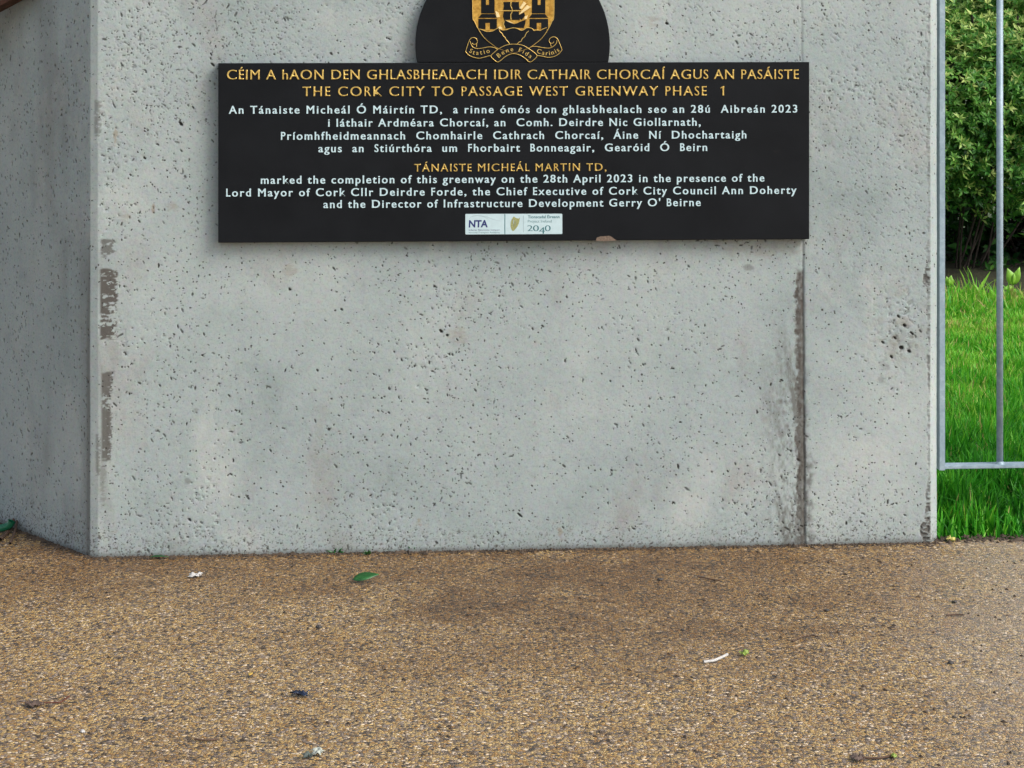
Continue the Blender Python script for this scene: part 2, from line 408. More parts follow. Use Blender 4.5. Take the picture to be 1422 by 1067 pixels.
    for px, py, a, b in ((251, 172, .007, .004), (295, 90, .007, .003), (926, 33, .005, .0038), (1252, 483, .0075, .006), (1243, 470, .006, .004), (1262, 488, .006, .004),
                         (612, 460, .006, .0035), (621, 466, .004, .003), (263, 722, .005, .003), (474, 430, .004, .003), (1256, 452, .006, .004), (1248, 440, .006, .0035),
                         (1266, 463, .007, .003), (1238, 496, .005, .003), (1226, 476, .005, .003), (722, 716, .008, .0025), (512, 190, .005, .003), (402, 402, .004, .003)):
        s, z = at(px, py); stamp(s, z, a, b, R(-40), 0.005, 1.0)
    # --- the pitted patch near the right end: honeycombing
    hc = np.exp(-((PXs - 1248) / 34) ** 2 - ((PYs - 455) / 62) ** 2) * front
    nzh = fbm(SS * 95, ZZ * 95, 31, 3)
    Hm -= 0.0016 * hc * sstep(0.05, 0.5, nzh); pit = np.maximum(pit, 0.5 * hc * sstep(0.30, 0.5, nzh)); rust = np.maximum(rust, 0.30 * hc * sstep(-0.1, 0.4, fbm(SS * 40, ZZ * 40, 33, 3)))
    # --- rough open texture towards the top and low right, cement skin dragged off diagonally
    dz = fbm((SS - ZZ) * 70, (SS + ZZ) * 150, 41, 3)
    op = (sstep(330, 40, PYs) * 0.8 + 0.7 * np.exp(-((PXs - 1190) / 60) ** 2 - ((PYs - 690) / 50) ** 2) + 0.8 * sstep(1130, 1200, PXs) * sstep(600, 250, PYs) + 0.25) * front
    op = op * (0.6 + 0.6 * fbm(SS * 6, ZZ * 6, 47, 3))
    Hm -= 0.0009 * np.clip(op, 0, 1) * sstep(0.20, 0.55, dz); pit = np.maximum(pit, 0.42 * np.clip(op, 0, 1) * sstep(0.32, 0.6, dz))
    # --- joint between the two pours
    jw = (PXs - (1113.5 + (PYs - 90) * 0.006))
    wob = 1.5 * fbm(ZZ * 45, ZZ * 0 + 3, 51, 4)
    groove = np.exp(-((jw + wob * 0.5) / 1.9) ** 2) * front
    Hm -= (0.0010 + 0.0016 * sstep(300, 380, PYs)) * groove; pit = np.maximum(pit, (0.20 + 0.34 * sstep(300, 380, PYs) * (0.8 + 0.6 * fbm(ZZ * 60, ZZ * 0, 52, 3))) * groove)
    low = sstep(372, 380, PYs)
    band = front * low * sstep(-12.5 - 2.5 * wob, -8 - 2.5 * wob, jw + 4 * fbm(SS * 150, ZZ * 110, 55, 3)) * (1 - sstep(-0.5, 1.5, jw))
    stain = np.maximum(stain, band * (0.90 + 0.45 * fbm(SS * 140, ZZ * 90, 53, 4)))
    Hm -= 0.0012 * band * (0.6 + fbm(SS * 110, ZZ * 110, 54, 3))
    rside = front * sstep(-1, 1, jw) * (1 - sstep(3 + 4 * sstep(580, 640, PYs), 9 + 6 * sstep(580, 640, PYs), jw + 6 * wob)) * sstep(380, 700, PYs)
    stain = np.maximum(stain, 0.6 * rside * np.clip(0.7 + 1.2 * fbm(SS * 120, ZZ * 70, 58, 3), 0.1, 1.2))
    stk = fbm(SS * 55 + ZZ * 9, ZZ * 5, 57, 4)
    smear = front * np.exp(-((jw + 8) / 38) ** 2) * (jw < 2) * sstep(400, 560, PYs)
    wash = np.maximum(wash, np.clip(smear * (0.42 + 1.3 * stk + 0.9 * fbm(SS * 170, ZZ * 90, 59, 3)), 0, 0.85))
    # pale filler drip at the head of the joint
    # --- dark rubbed patches beside the left corner
    rag = fbm(SS * 85, ZZ * 170, 64, 4); rag2 = fbm(SS * 30, ZZ * 90, 63, 3)
    def patch(x0, x1, y0, y1, amt, left_soft=2, right_rag=9):
        m = sstep(x0 - left_soft, x0 + left_soft, PXs) * (1 - sstep(x1 - 1.5, x1 + 1.5, PXs + right_rag * np.clip(rag + 0.15, 0, 1))) \
            * sstep(y0 - 2, y0 + 2, PYs + 5 * rag2) * (1 - sstep(y1 - 3, y1 + 3, PYs + 14 * rag2))
        return np.clip(m * amt * sstep(-0.42, -0.16, rag * 1.1 + rag2 * 0.8 + 0.16 - 0.5 * sstep(x0 + 8, x1, PXs) * sstep(y0 + 8, y0 + 30, PYs)), 0, 1) * (front | (np.repeat((sid == 2)[:, None], nz, 1)))
    for a in ((139, 164, 374, 476, 0.95), (140, 161, 332, 352, 0.75), (141, 157, 518, 640, 0.85), (146, 154, 558, 640, 0.9), (131, 142, 140, 190, 0.5),
              (133, 141, 605, 660, 0.55), (139, 148, 648, 700, 0.35)):
        stain = np.maximum(stain, patch(*a))
    wash = np.maximum(wash, 0.35 * front * sstep(170, 140, PXs) * sstep(330, 380, PYs) * np.clip(0.45 + stk, 0, 1))
    # --- right end: broken arris with dirt
    ar = (PXs - 1290 + 5 * fbm(ZZ * 30, ZZ * 0 + 1, 71, 4))
    amt = 0.35 + 0.5 * np.exp(-((PYs - 385) / 16) ** 2) + 0.6 * sstep(640, 740, PYs) + 0.25 * np.exp(-((PYs - 500) / 60) ** 2)
    widen = 7 * np.exp(-((PYs - 383) / 14) ** 2) + 8 * sstep(650, 745, PYs)
    arm = (front | np.repeat((sid == 4)[:, None], nz, 1)) * sstep(-3.5 - widen, -0.5 - widen, ar) * (1 - sstep(1.5, 3, PXs - 1290.5))
    stain = np.maximum(stain, np.clip(arm * amt * sstep(-0.4, 0.2, rag + 0.15), 0, 0.9)); Hm -= 0.0035 * arm * np.clip(amt, 0, 1) * sstep(-0.2, 0.3, rag)
    # --- dirt splashed up from the ground
    spl = fbm(SS * 270, ZZ * 270, 81, 3); lowz = np.clip(1 - ZZ / 0.11, 0, 1)
    spl2 = np.clip(1 - ZZ / 0.16, 0, 1) * (0.25 + sstep(190, 128, PXs))
    stain = np.maximum(stain, np.clip(0.9 * sstep(0.42, 0.62, spl + 0.22 * lowz + 0.10 * spl2) * lowz + 0.75 * sstep(0.38, 0.6, spl + 0.12 * spl2) * spl2, 0, 0.9))
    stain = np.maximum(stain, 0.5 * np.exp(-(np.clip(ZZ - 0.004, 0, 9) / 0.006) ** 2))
    wash = np.maximum(wash, 0.30 * np.clip(1 - ZZ / 0.05, 0, 1) * (0.5 + fbm(SS * 12, ZZ * 30, 83, 3)))
    # --- single marks
    def spot(px, py, rx, ry, arr, amt, w=0.5):
        d = np.sqrt(((PXs - px) / rx) ** 2 + ((PYs - py) / ry) ** 2) + w * rag + 0.9 * rag2
        return np.maximum(arr, amt * (1 - sstep(0.35, 1.15, d)) * front)
    for a in ((1040, 371, 8, 5, 0.55), (272, 571, 4, 4, 0.4), (261, 668, 4, 4.5, 0.5), (1228, 507, 7, 7, 0.35), (1223, 527, 6, 5, 0.4), (1180, 722, 3, 4, 0.5),
              (1250, 470, 16, 26, 0.25)):
        wash = spot(*a[:4], wash, a[4])
    for a in ((213, 290, 3, 12, 0.55), (160, 190, 3, 14, 0.5), (582, 724, 6, 5, 0.6), (1108, 378, 4, 14, .0), (240, 285, 14, 9, 0.3), (175, 300, 8, 6, .3), (778, 742, 4, 8, 0.5),
              (1050, 345, 70, 14, 0.22), (160, 740, 8, 5, 0.4), (905, 30, 12, 7, 0.3), (640, 465, 22, 10, .25), (400, 376, 10, 8, .3)):
        rust = spot(*a[:4], rust, a[4])
    # --- water streaks on the wing, darker algae near the corner and high up
    ws = fbm(SS * 9, ZZ * 0.9, 91, 4); ws2 = fbm(SS * 34, ZZ * 2.2, 93, 3)
    blot = fbm(SS * 5, ZZ * 4, 97, 4)
    wv = (0.02 + 0.36 * ws + 0.10 * ws2 + 0.45 * blot) * wing
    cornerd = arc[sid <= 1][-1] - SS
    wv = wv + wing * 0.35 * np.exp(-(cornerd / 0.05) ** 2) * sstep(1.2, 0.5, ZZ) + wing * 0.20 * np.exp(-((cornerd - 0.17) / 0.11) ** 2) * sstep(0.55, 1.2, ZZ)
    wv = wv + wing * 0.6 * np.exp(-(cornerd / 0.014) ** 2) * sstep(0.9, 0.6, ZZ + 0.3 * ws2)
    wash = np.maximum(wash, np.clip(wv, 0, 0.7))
    # pale run of cement dust down the front, faint formwork seams
    seam = np.exp(-((PYs - (338 + 0)) / 1.6) ** 2) * front
    # chipped arris on the left corner
    V = np.empty((ns, nz, 3)); V[..., 0] = U + nor[:, :1] * Hm; V[..., 1] = plan[:, 1:] + nor[:, 1:] * Hm; V[..., 2] = ZZ
    me = grid_mesh('concrete_wall', V, MAT_CONC, dict(pit=pit, stain=stain, wash=wash, rust=rust))
    o = bpy.data.objects.new('concrete_wall', me); o.matrix_world = WM; COL.objects.link(o)
    tag(o, 'grey cast concrete wall with pitted face, vertical joint and splayed left wing', 'wall')
    # cap, back and far ends as a part butted to the sheet
    b = 0.40
    foot = [tuple(P0), tuple(cornerA), (P3.x, 0.0), tuple(P4), tuple(P5), (uL + 0.17, P5.y), tuple(P0 + Vector((0.28, 0.27)))]
    bm = bmesh.new(); vs0 = [bm.verts.new((x, y, -0.03)) for x, y in foot]; vs1 = [bm.verts.new((x, y, TOP)) for x, y in foot]
    bm.faces.new(vs1)
    for i in (4, 5, 6):
        j = (i + 1) % 7; bm.faces.new((vs0[i], vs0[j], vs1[j], vs1[i]))
    bmesh.ops.recalc_face_normals(bm, faces=bm.faces)
    bm_obj('wall_back', bm, MAT_CONC, o)
    return o
wall = build_wall()
wall['kind'] = 'thing'

# ------------------------------------------------------------------ lettering: outlines of the built-in face, given a humanist contrast and flared stems
_gl = {}
def raw_text(body, bold=0.0):
    cu = bpy.data.curves.new('t', 'FONT'); cu.body = body; cu.size = 1.0; cu.fill_mode = 'FRONT'; cu.resolution_u = 5; cu.offset = bold
    ob = bpy.data.objects.new('t', cu)
    me = bpy.data.meshes.new_from_object(ob)
    bpy.data.objects.remove(ob); bpy.data.curves.remove(cu)
    return me

def loops_of_text(body):
    cu = bpy.data.curves.new('t', 'FONT'); cu.body = body; cu.size = 1.0
    ob = bpy.data.objects.new('t', cu)
    c2 = ob.to_curve(bpy.context.evaluated_depsgraph_get())
    out = []
    for sp in c2.splines:
        pts = []
        if sp.type == 'BEZIER':
            bp = sp.bezier_points; n = len(bp)
            for i in range(n):
                a, b = bp[i], bp[(i + 1) % n]
                p0, p1, p2, p3 = (np.array(v[:2]) for v in (a.co, a.handle_right, b.handle_left, b.co))
                straight = abs(np.cross(p1 - p0, p3 - p0)) + abs(np.cross(p2 - p0, p3 - p0)) < 1e-5
                m = 1 if straight else 5
                for k in range(m):
                    t = k / m; pts.append((1 - t) ** 3 * p0 + 3 * t * (1 - t) ** 2 * p1 + 3 * t * t * (1 - t) * p2 + t ** 3 * p3)
        else: pts = [np.array(q.co[:2]) for q in sp.points]
        clean = [q for i, q in enumerate(pts) if np.hypot(*(q - pts[i - 1])) > 1e-4]
        if len(clean) > 2: out.append(np.array(clean))
    ob.to_curve_clear(); bpy.data.objects.remove(ob); bpy.data.curves.remove(cu)
    # orient: outer loops counter-clockwise, holes clockwise
    def area(l): return 0.5 * float(np.sum(l[:, 0] * np.roll(l[:, 1], -1) - np.roll(l[:, 0], -1) * l[:, 1]))
    def inside(p, l):
        x, y = p; c = False; j = len(l) - 1
        for i in range(len(l)):
            if (l[i, 1] > y) != (l[j, 1] > y) and x < (l[j, 0] - l[i, 0]) * (y - l[i, 1]) / (l[j, 1] - l[i, 1]) + l[i, 0]: c = not c
            j = i
        return c
    res = []
    for i, l in enumerate(out):
        hole = sum(inside(l[0], m) for k, m in enumerate(out) if k != i) % 2
        res.append(l if (area(l) > 0) != bool(hole) else l[::-1])
    return res

def width_of(body):
    me = raw_text(body); xs = [v.co.x for v in me.vertices]; bpy.data.meshes.remove(me)
    return max(xs) - min(xs)

W_HH = width_of('HH'); CAPH = max(v.co.y for v in raw_text('H').vertices)
NARROW = {c: 0.84 for c in 'EFLSBPR'}; NARROW.update({c: 1.08 for c in 'OCGDQ'}); NARROW.update({'É': 0.84, 'Ó': 1.08})
def glyph(ch, bold, thin, flare, fix):
    key = (ch, bold, thin)
    if key in _gl: return _gl[key]
    adv = width_of('H' + ch + 'H') - W_HH
    if ch == ' ': _gl[key] = (adv, []); return _gl[key]
    lps = loops_of_text(ch)
    if ch == '1': lps = [np.array([(.26, 0), (.36, 0), (.36, CAPH), (.29, CAPH), (.13, CAPH - .10), (.13, CAPH - .19), (.26, CAPH - .11)])]
    k = NARROW.get(ch, 1.0) if fix else 1.0
    res = []
    for lp in lps:
        # resample long edges so stems can be waisted
        q = []
        for i in range(len(lp)):
            a, b = lp[i], lp[(i + 1) % len(lp)]; n = max(1, int(np.hypot(*(b - a)) / 0.12))
            for j in range(n): q.append(a + (b - a) * j / n)
        q = np.array(q)
        e1 = q - np.roll(q, 1, 0); e2 = np.roll(q, -1, 0) - q
        e1 /= np.maximum(np.hypot(*e1.T), 1e-9)[:, None]; e2 /= np.maximum(np.hypot(*e2.T), 1e-9)[:, None]
        n1 = np.stack([e1[:, 1], -e1[:, 0]], 1); n2 = np.stack([e2[:, 1], -e2[:, 0]], 1)
        nrm = n1 + n2; ln = np.maximum(np.hypot(*nrm.T), 0.35)[:, None]; nrm = nrm / ln
        mit = np.clip(1 / np.maximum(0.5 * ln[:, 0], 0.3), 1, 1.6)
        q = q + nrm * (bold * mit)[:, None]
        q2 = q.copy()
        q2[:, 1] -= thin * nrm[:, 1] * np.abs(nrm[:, 1])
        mid = 0.36; f = np.clip(np.abs(q[:, 1] - mid) / 0.36, 0, 1) ** 2
        q2[:, 0] += nrm[:, 0] * np.abs(nrm[:, 0]) * flare * (f - 0.45)
        q2[:, 0] *= k
        res.append(q2)
    _gl[key] = (adv * k, res); return _gl[key]

def text_outline(body, bold=0.0, thin=0.018, flare=0.012, fix=True, track=0.0):
    x, out = 0.0, []
    for ch in body:
        adv, lps = glyph(ch, bold, thin, flare, fix)
        out += [lp + np.array([x, 0]) for lp in lps]; x += adv + track
    return out

def solid_from_loops(loops, depth, bevel=0.0):
    """flat outlines -> thin solid mesh (front towards +Z)"""
    cu = bpy.data.curves.new('c', 'CURVE'); cu.dimensions = '2D'; cu.fill_mode = 'BOTH'; cu.extrude = depth / 2
    cu.bevel_depth = bevel; cu.bevel_resolution = 0; cu.offset = -bevel
    for lp in loops:
        sp = cu.splines.new('POLY'); sp.points.add(len(lp) - 1)
        sp.points.foreach_set('co', np.concatenate([lp, np.zeros((len(lp), 1)), np.ones((len(lp), 1))], 1).reshape(-1))
        sp.use_cyclic_u = True
    ob = bpy.data.objects.new('c', cu); me = bpy.data.meshes.new_from_object(ob)
    bpy.data.objects.remove(ob); bpy.data.curves.remove(cu)
    return me

def tube_mesh(lines, r, res=2):
    cu = bpy.data.curves.new('c', 'CURVE'); cu.dimensions = '3D'; cu.bevel_depth = r; cu.bevel_resolution = res
    for ln, cyc in lines:
        sp = cu.splines.new('POLY'); sp.points.add(len(ln) - 1)
        for p, c in zip(sp.points, ln): p.co = (*c, 1)
        sp.use_cyclic_u = cyc
    ob = bpy.data.objects.new('c', cu); me = bpy.data.meshes.new_from_object(ob)
    bpy.data.objects.remove(ob); bpy.data.curves.remove(cu)
    return me

def smooth_line(pts, n=6, cyc=False):
    """Catmull-Rom through 2-D or 3-D points"""
    P = [np.array(p, float) for p in pts]; out = []
    N = len(P)
    for i in range(N if cyc else N - 1):
        p0 = P[(i - 1) % N] if cyc or i > 0 else P[i]; p1 = P[i]; p2 = P[(i + 1) % N]; p3 = P[(i + 2) % N] if cyc or i + 2 < N else P[(i + 1) % N]
        for k in range(n):
            t = k / n
            out.append(0.5 * ((2 * p1) + (-p0 + p2) * t + (2 * p0 - 5 * p1 + 4 * p2 - p3) * t * t + (-p0 + 3 * p1 - 3 * p2 + p3) * t ** 3))
    if not cyc: out.append(P[-1])
    return out

# ------------------------------------------------------------------ plaque
YF = -0.030                                   # front face of the slab, in front of the wall
def pl(x, y, dz=0.0):
    """photo pixel -> plaque frame (x right, y up, z out of the stone) measured on the stone's face"""
    a = wp(x, y, YF); return (a[0], a[2], dz)
PM = WM @ Matrix(((1, 0, 0, 0), (0, 0, -1, YF), (0, 1, 0, 0), (0, 0, 0, 1)))     # plaque frame -> world
plq = empty('memorial_plaque'); plq.matrix_world = WM @ Matrix.Translation((pl(711, 338)[0], YF, pl(711, 338)[1]))
tag(plq, 'black stone plaque with gilded crest and Irish and English lettering on the concrete wall', 'plaque')
PINV = plq.matrix_world.inverted()
def pobj(name, me, mat, parent=None, smooth=False):
    mats = mat if isinstance(mat, (list, tuple)) else [mat]
    me.materials.clear()
    for m in mats: me.materials.append(m)
    me.name = name
    o = bpy.data.objects.new(name, me); COL.objects.link(o)
    par = parent or plq
    o.parent = par
    o.matrix_parent_inverse = Matrix.Identity(4)
    if par is plq: o.matrix_local = PINV @ PM
    else: o.matrix_local = Matrix.Identity(4)         # sub-parts share the frame of their part
    return o

def rounded_slab(outline, back, front, bev):
    bm = bmesh.new()
    vs = [bm.verts.new((p[0], p[1], front)) for p in outline]; f = bm.faces.new(vs)
    if f.normal.z < 0: f.normal_flip()
    bm.normal_update()
    if f.normal.z < 0: bmesh.ops.reverse_faces(bm, faces=[f])
    r = bmesh.ops.extrude_face_region(bm, geom=[f])
    nv = [v for v in r['geom'] if isinstance(v, bmesh.types.BMVert)]
    for v in nv: v.co.z = back
    bmesh.ops.recalc_face_normals(bm, faces=bm.faces)
    fe = [e for e in bm.edges if all(abs(v.co.z - front) < 1e-6 for v in e.verts)]
    bmesh.ops.bevel(bm, geom=fe, offset=bev, segments=2, affect='EDGES', profile=0.6)
    me = bpy.data.meshes.new('slab'); bm.to_mesh(me); bm.free(); return me

tb = [pl(303, 337.5), pl(1124, 332.5), pl(1124, 86.3), pl(303, 88)]
tab = pobj('tablet', rounded_slab(tb, -0.028, 0.0, 0.0022), MAT_STONE)
cx, cy = pl(712.5, 62)[:2]; rad = (pl(847.5, 62)[0] - pl(577.5, 62)[0]) / 2
base_y = (tb[2][1] + tb[3][1]) / 2 + 0.0006
arcp = []
a0 = math.asin((base_y - cy) / rad)
for k in range(97):
    a = a0 + (math.pi - 2 * a0) * k / 96; arcp.append((cx + rad * math.cos(a), cy + rad * math.sin(a)))
crest = pobj('crest_panel', rounded_slab(arcp, -0.026, -0.0008, 0.0018), MAT_STONE)

LINES = [('CÉIM A hAON DEN GHLASBHEALACH IDIR CATHAIR CHORCAÍ AGUS AN PASÁISTE', 315, 1109, 110.3, 13.3, 1),
         ('THE CORK CITY TO PASSAGE WEST GREENWAY PHASE  1', 420, 1005.5, 133.4, 13.2, 1),
         ('An Tánaiste Micheál Ó Máirtín TD,  a rinne ómós don ghlasbhealach seo an 28ú  Aibreán 2023', 317.5, 1107, 157.3, 10.6, 0),
         ('i láthair Ardméara Chorcaí, an  Comh. Deirdre Nic Giollarnath,', 455.5, 973, 175.4, 10.6, 0),
         ('Príomhfheidmeannach  Chomhairle  Cathrach  Chorcaí,  Áine  Ní  Dhochartaigh', 390, 1036.5, 193.3, 10.6, 0),
         ('agus  an  Stiúrthóra  um  Fhorbairt  Bonneagair,  Gearóid  Ó  Beirn', 442, 982, 210.7, 10.6, 0),
         ('TÁNAISTE MICHEÁL MARTIN TD,', 575, 842, 238.0, 10.5, 1),
         ('marked the completion of this greenway on the 28th April 2023 in the presence of the', 362, 1061.5, 253.9, 10.6, 0),
         ('Lord Mayor of Cork Cllr Deirdre Forde, the Chief Executive of Cork City Council Ann Doherty', 314, 1106, 271.2, 10.6, 0),
         ("and the Director of Infrastructure Development Gerry O' Beirne", 449, 973, 287.7, 10.6, 0)]
def set_line(name, body, x0, x1, base, cap, mat, parent=None, bold=0.0, thin=0.018, flare=0.014, fix=True, depth=0.0007, bevel=0.0, z=0.0, shear=0.0, stretch=False):
    k = (pl(711, base - cap)[1] - pl(711, base)[1]) / CAPH
    X0, X1, Y = pl(x0, base)[0], pl(x1, base)[0], (pl(x0, base)[1] + pl(x1, base)[1]) / 2
    lp = text_outline(body, bold, thin, flare, fix)
    w0 = max(l[:, 0].max() for l in lp) - min(l[:, 0].min() for l in lp)
    tr = ((X1 - X0) / k - w0) / max(1, len(body) - 1)
    sx = 1.0
    if tr < -0.012: sx = ((X1 - X0) / k) / (w0 - 0.012 * (len(body) - 1)); tr = -0.012
    if stretch: sx = ((X1 - X0) / k) / w0; tr = 0.0
    lp = text_outline(body, bold, thin, flare, fix, tr)
    mn = min(l[:, 0].min() for l in lp)
    lp = [np.stack([X0 + ((l[:, 0] - mn) * sx + shear * l[:, 1]) * k, Y + l[:, 1] * k], 1) for l in lp]
    me = solid_from_loops(lp, depth, bevel)
    me.transform(Matrix.Translation((0, 0, z + depth / 2 - 0.0002)))
    return pobj(name, me, mat, parent)
for body, x0, x1, base, cap, gold in LINES:
    set_line('inscription_line', body, x0, x1, base, cap, MAT_GOLD if gold else MAT_WHITE, tab if False else None,
             bold=0.015 if gold else 0.024, thin=0.022 if gold else 0.02, bevel=0.0009 if gold else 0.0003, depth=0.0012 if gold else 0.0009)

# --- carved crest
def crop_a(X, Y): return (640 + X / 9.48, Y / 9.48)            # from the enlarged photo
def crop_b(X, Y): return (640 + X / 9.48, 40 + Y / 9.48)
def mir(p, ax=712.7): return [(2 * ax - x, y) for x, y in p]
def to_pl(p, z): return [pl(x, y, z) for x, y in p]
def plate(poly, z0, z1, inset=0.0):
    """prism with a sloping skirt: small face on top, wider at the foot"""
    P = [np.array(pl(x, y)[:2]) for x, y in poly]
    ar = sum(P[i][0] * P[(i + 1) % len(P)][1] - P[(i + 1) % len(P)][0] * P[i][1] for i in range(len(P)))
    if ar < 0: P = P[::-1]
    n = len(P); out = []
    for i in range(n):
        a, b, c = P[i - 1], P[i], P[(i + 1) % n]
        d1 = (b - a) / max(1e-9, np.hypot(*(b - a))); d2 = (c - b) / max(1e-9, np.hypot(*(c - b)))
        nn = np.array([d1[1] + d2[1], -d1[0] - d2[0]]); l = np.hypot(*nn)
        nn = nn / l if l > 1e-6 else np.array([d1[1], -d1[0]])
        out.append(b + nn * inset * min(1.6, 2 / max(0.6, l)))
    return P, out, z0, z1
def plates_mesh(items, top_slot=0, side_slot=1):
    V, Fc, mi = [], [], []
    for P, O, z0, z1 in items:
        b = len(V); n = len(P)
        V += [(p[0], p[1], z1) for p in P] + [(p[0], p[1], z0) for p in O]
        Fc.append(list(range(b, b + n))); mi.append(top_slot)
        for i in range(n):
            j = (i + 1) % n; Fc.append([b + i, b + n + i, b + n + j, b + j]); mi.append(side_slot)
    me = bpy.data.meshes.new('plates'); me.from_pydata(V, [], Fc); me.polygons.foreach_set('material_index', mi); me.update(); return me

sh_half = [(656.3, -34), (656.3, 21), (659, 30), (663.8, 40), (671.6, 51.6), (681, 60), (692.7, 67.6), (712.7, 74)]
sh_l = [tuple(q) for q in smooth_line(sh_half, 5)]
sh_out = sh_l + mir(sh_l[::-1][1:])
cfield = pobj('shield', plates_mesh([plate(sh_out, -0.0006, 0.0004, 0.0)]), [MAT_GOLDP, MAT_GOLDP])
# sea (black lower field) below the wavy line
wave = [(664, 40.5), (668, 41), (672, 42.7), (677, 44.2), (684, 43.3), (688, 41), (692.8, 39), (696, 41.3), (699, 42.2), (704, 41.4), (708, 39.8), (713, 39), (718, 39.8),
        (722, 41.8), (725, 42.4), (728, 41), (731, 39), (735.5, 38.9), (739, 40), (741.5, 42.8), (746, 41.8), (750, 42.6), (754, 40.4), (759, 38.6)]
wv_s = [tuple(q) for q in smooth_line(wave, 4)]
sea = wv_s + mir([q for q in sh_l if q[1] > 41.5]) [0:] + [q for q in sh_l if q[1] > 41.5][::-1]
sea = [(x * 0.985 + 712.7 * 0.015, y) for x, y in sea]
BLK = [MAT_STONE, MAT_GOLDP]
pobj('sea', plates_mesh([plate(sea, 0.0003, 0.0016, 0.0)]), BLK, cfield)
def tower(side):
    f = (lambda p: p) if side < 0 else mir
    rects = [[(668.6, -26), (686.3, -26), (686.3, 18.4), (668.6, 18.4)],
             [(668.8, 20.2), (686.6, 20.2), (690, 24.8), (664.9, 24.8)],
             [(664.7, 27), (689.5, 27), (689.5, 40.2), (664.7, 40.2)],
             [(666, -30), (671, -30), (671, -27), (666, -27)], [(675, -30), (680, -30), (680, -27), (675, -27)], [(684, -30), (689, -30), (689, -27), (684, -27)]]
    m = pobj('tower', plates_mesh([plate(f(r), 0.0003, 0.0019, 0.0012) for r in rects]), BLK, cfield)
    gl = [[(674.9, -8), (678.8, -8), (678.8, 7), (674.9, 7)], [(674.2, 32.3), (680, 32.3), (680, 42.6), (674.2, 42.6)]]
    for r in gl: pobj('tower_opening', plates_mesh([plate(f(r), 0.0018, 0.0023, 0.0003)]), [MAT_GOLDP, MAT_GOLDP], cfield)
tower(-1); tower(1)
sails = [[(562, 32), (655, 30), (664, 75), (672, 132), (560, 132), (570, 80)], [(672, 30), (762, 30), (764, 95), (790, 130), (684, 132), (674, 80)],
         [(566, 156), (668, 156), (656, 205), (664, 258), (572, 265), (556, 212)], [(684, 156), (762, 156), (762, 200), (774, 262), (676, 262), (668, 208)],
         [(762, 205), (832, 168), (842, 205), (800, 262), (768, 235)],
         [(575, -120), (660, -130), (660, -10), (570, -10)], [(672, -130), (750, -120), (755, -10), (672, -10)]]
hull = [(578, 266), (615, 288), (655, 308), (700, 322), (745, 308), (795, 285), (850, 266), (846, 310), (826, 368), (760, 366), (690, 362), (630, 372), (590, 376), (566, 315)]
ship = pobj('ship', plates_mesh([plate([crop_a(*q) for q in s], 0.0003, 0.0018, 0.0007) for s in sails + [hull]]), BLK, cfield)
flags = [[(768, 112), (828, 25), (860, 48), (800, 118)], [(800, 150), (868, 72), (922, 95), (825, 158), (762, 196)], [(455, 150), (490, 165), (512, 222), (470, 232)],
         [(575, 268), (650, 300), (700, 314), (650, 290)], [(490, 360), (520, 350), (548, 378), (505, 384)], [(835, 225), (880, 205), (868, 250), (838, 252)]]
pobj('pennant', plates_mesh([plate([crop_a(*q) for q in s], 0.0003, 0.0026, 0.0005) for s in flags]), [simple('bright_gold_leaf', (0.92, 0.72, 0.36), 0.35, 0.3, 0.1, 200)] * 2, cfield)

lines = []
LR = 0.00085
def gl(p, z=0.0012, cyc=False, n=5): lines.append(([pl(x, y, z) for x, y in smooth_line(p, n, cyc)], cyc))
gl(sh_half, 0.0006, n=6); gl(mir(sh_half), 0.0006, n=6); gl(wave, 0.0018)
gl([crop_b(*q) for q in [(500, 8), (515, 40), (545, 68), (556, 92), (582, 118), (598, 150), (622, 172), (640, 202)]], 0.0018)
gl([crop_b(*q) for q in [(892, 30), (862, 58), (846, 88), (838, 108), (808, 132), (792, 165), (760, 180), (745, 204)]], 0.0018)
gl([crop_a(*q) for q in [(490, 143), (600, 143), (700, 143), (800, 141)]], 0.0018, n=2)
gl([crop_a(*q) for q in [(658, 28), (652, 70), (672, 120), (676, 150), (654, 200), (660, 262)]], 0.0018)
gl([crop_a(*q) for q in [(572, 280), (562, 320), (580, 372)]], 0.0018)
pobj('gilded_line', tube_mesh(lines, LR), MAT_GOLD, cfield, True)
# ribbon with the motto
rb_fill = [(395, 358), (440, 312), (490, 270), (570, 226), (650, 206), (740, 206), (830, 226), (920, 282), (1000, 352), (960, 410), (905, 440), (850, 395), (780, 350), (710, 330), (650, 336), (590, 365), (530, 412), (482, 440), (430, 402)]
lw = [(120, 165), (150, 235), (210, 262), (290, 255), (370, 240), (440, 250), (487, 274), (440, 312), (395, 360), (370, 358), (310, 375), (240, 390), (160, 375), (100, 345), (60, 300), (78, 245), (105, 170)]
rw = [(1265, 150), (1255, 195), (1210, 238), (1160, 256), (1080, 250), (1000, 235), (940, 235), (886, 258), (920, 282), (1000, 352), (1070, 362), (1150, 378), (1230, 365), (1290, 330), (1332, 278), (1300, 195), (1272, 130)]
cb = lambda L: [crop_b(*q) for q in L]
rib = pobj('motto_ribbon', plates_mesh([plate(cb(lw), -0.0006, 0.0006), plate(cb(rw), -0.0006, 0.0006), plate(cb(rb_fill), -0.0005, 0.0011)]), [MAT_STONE, MAT_STONE])
lines = []
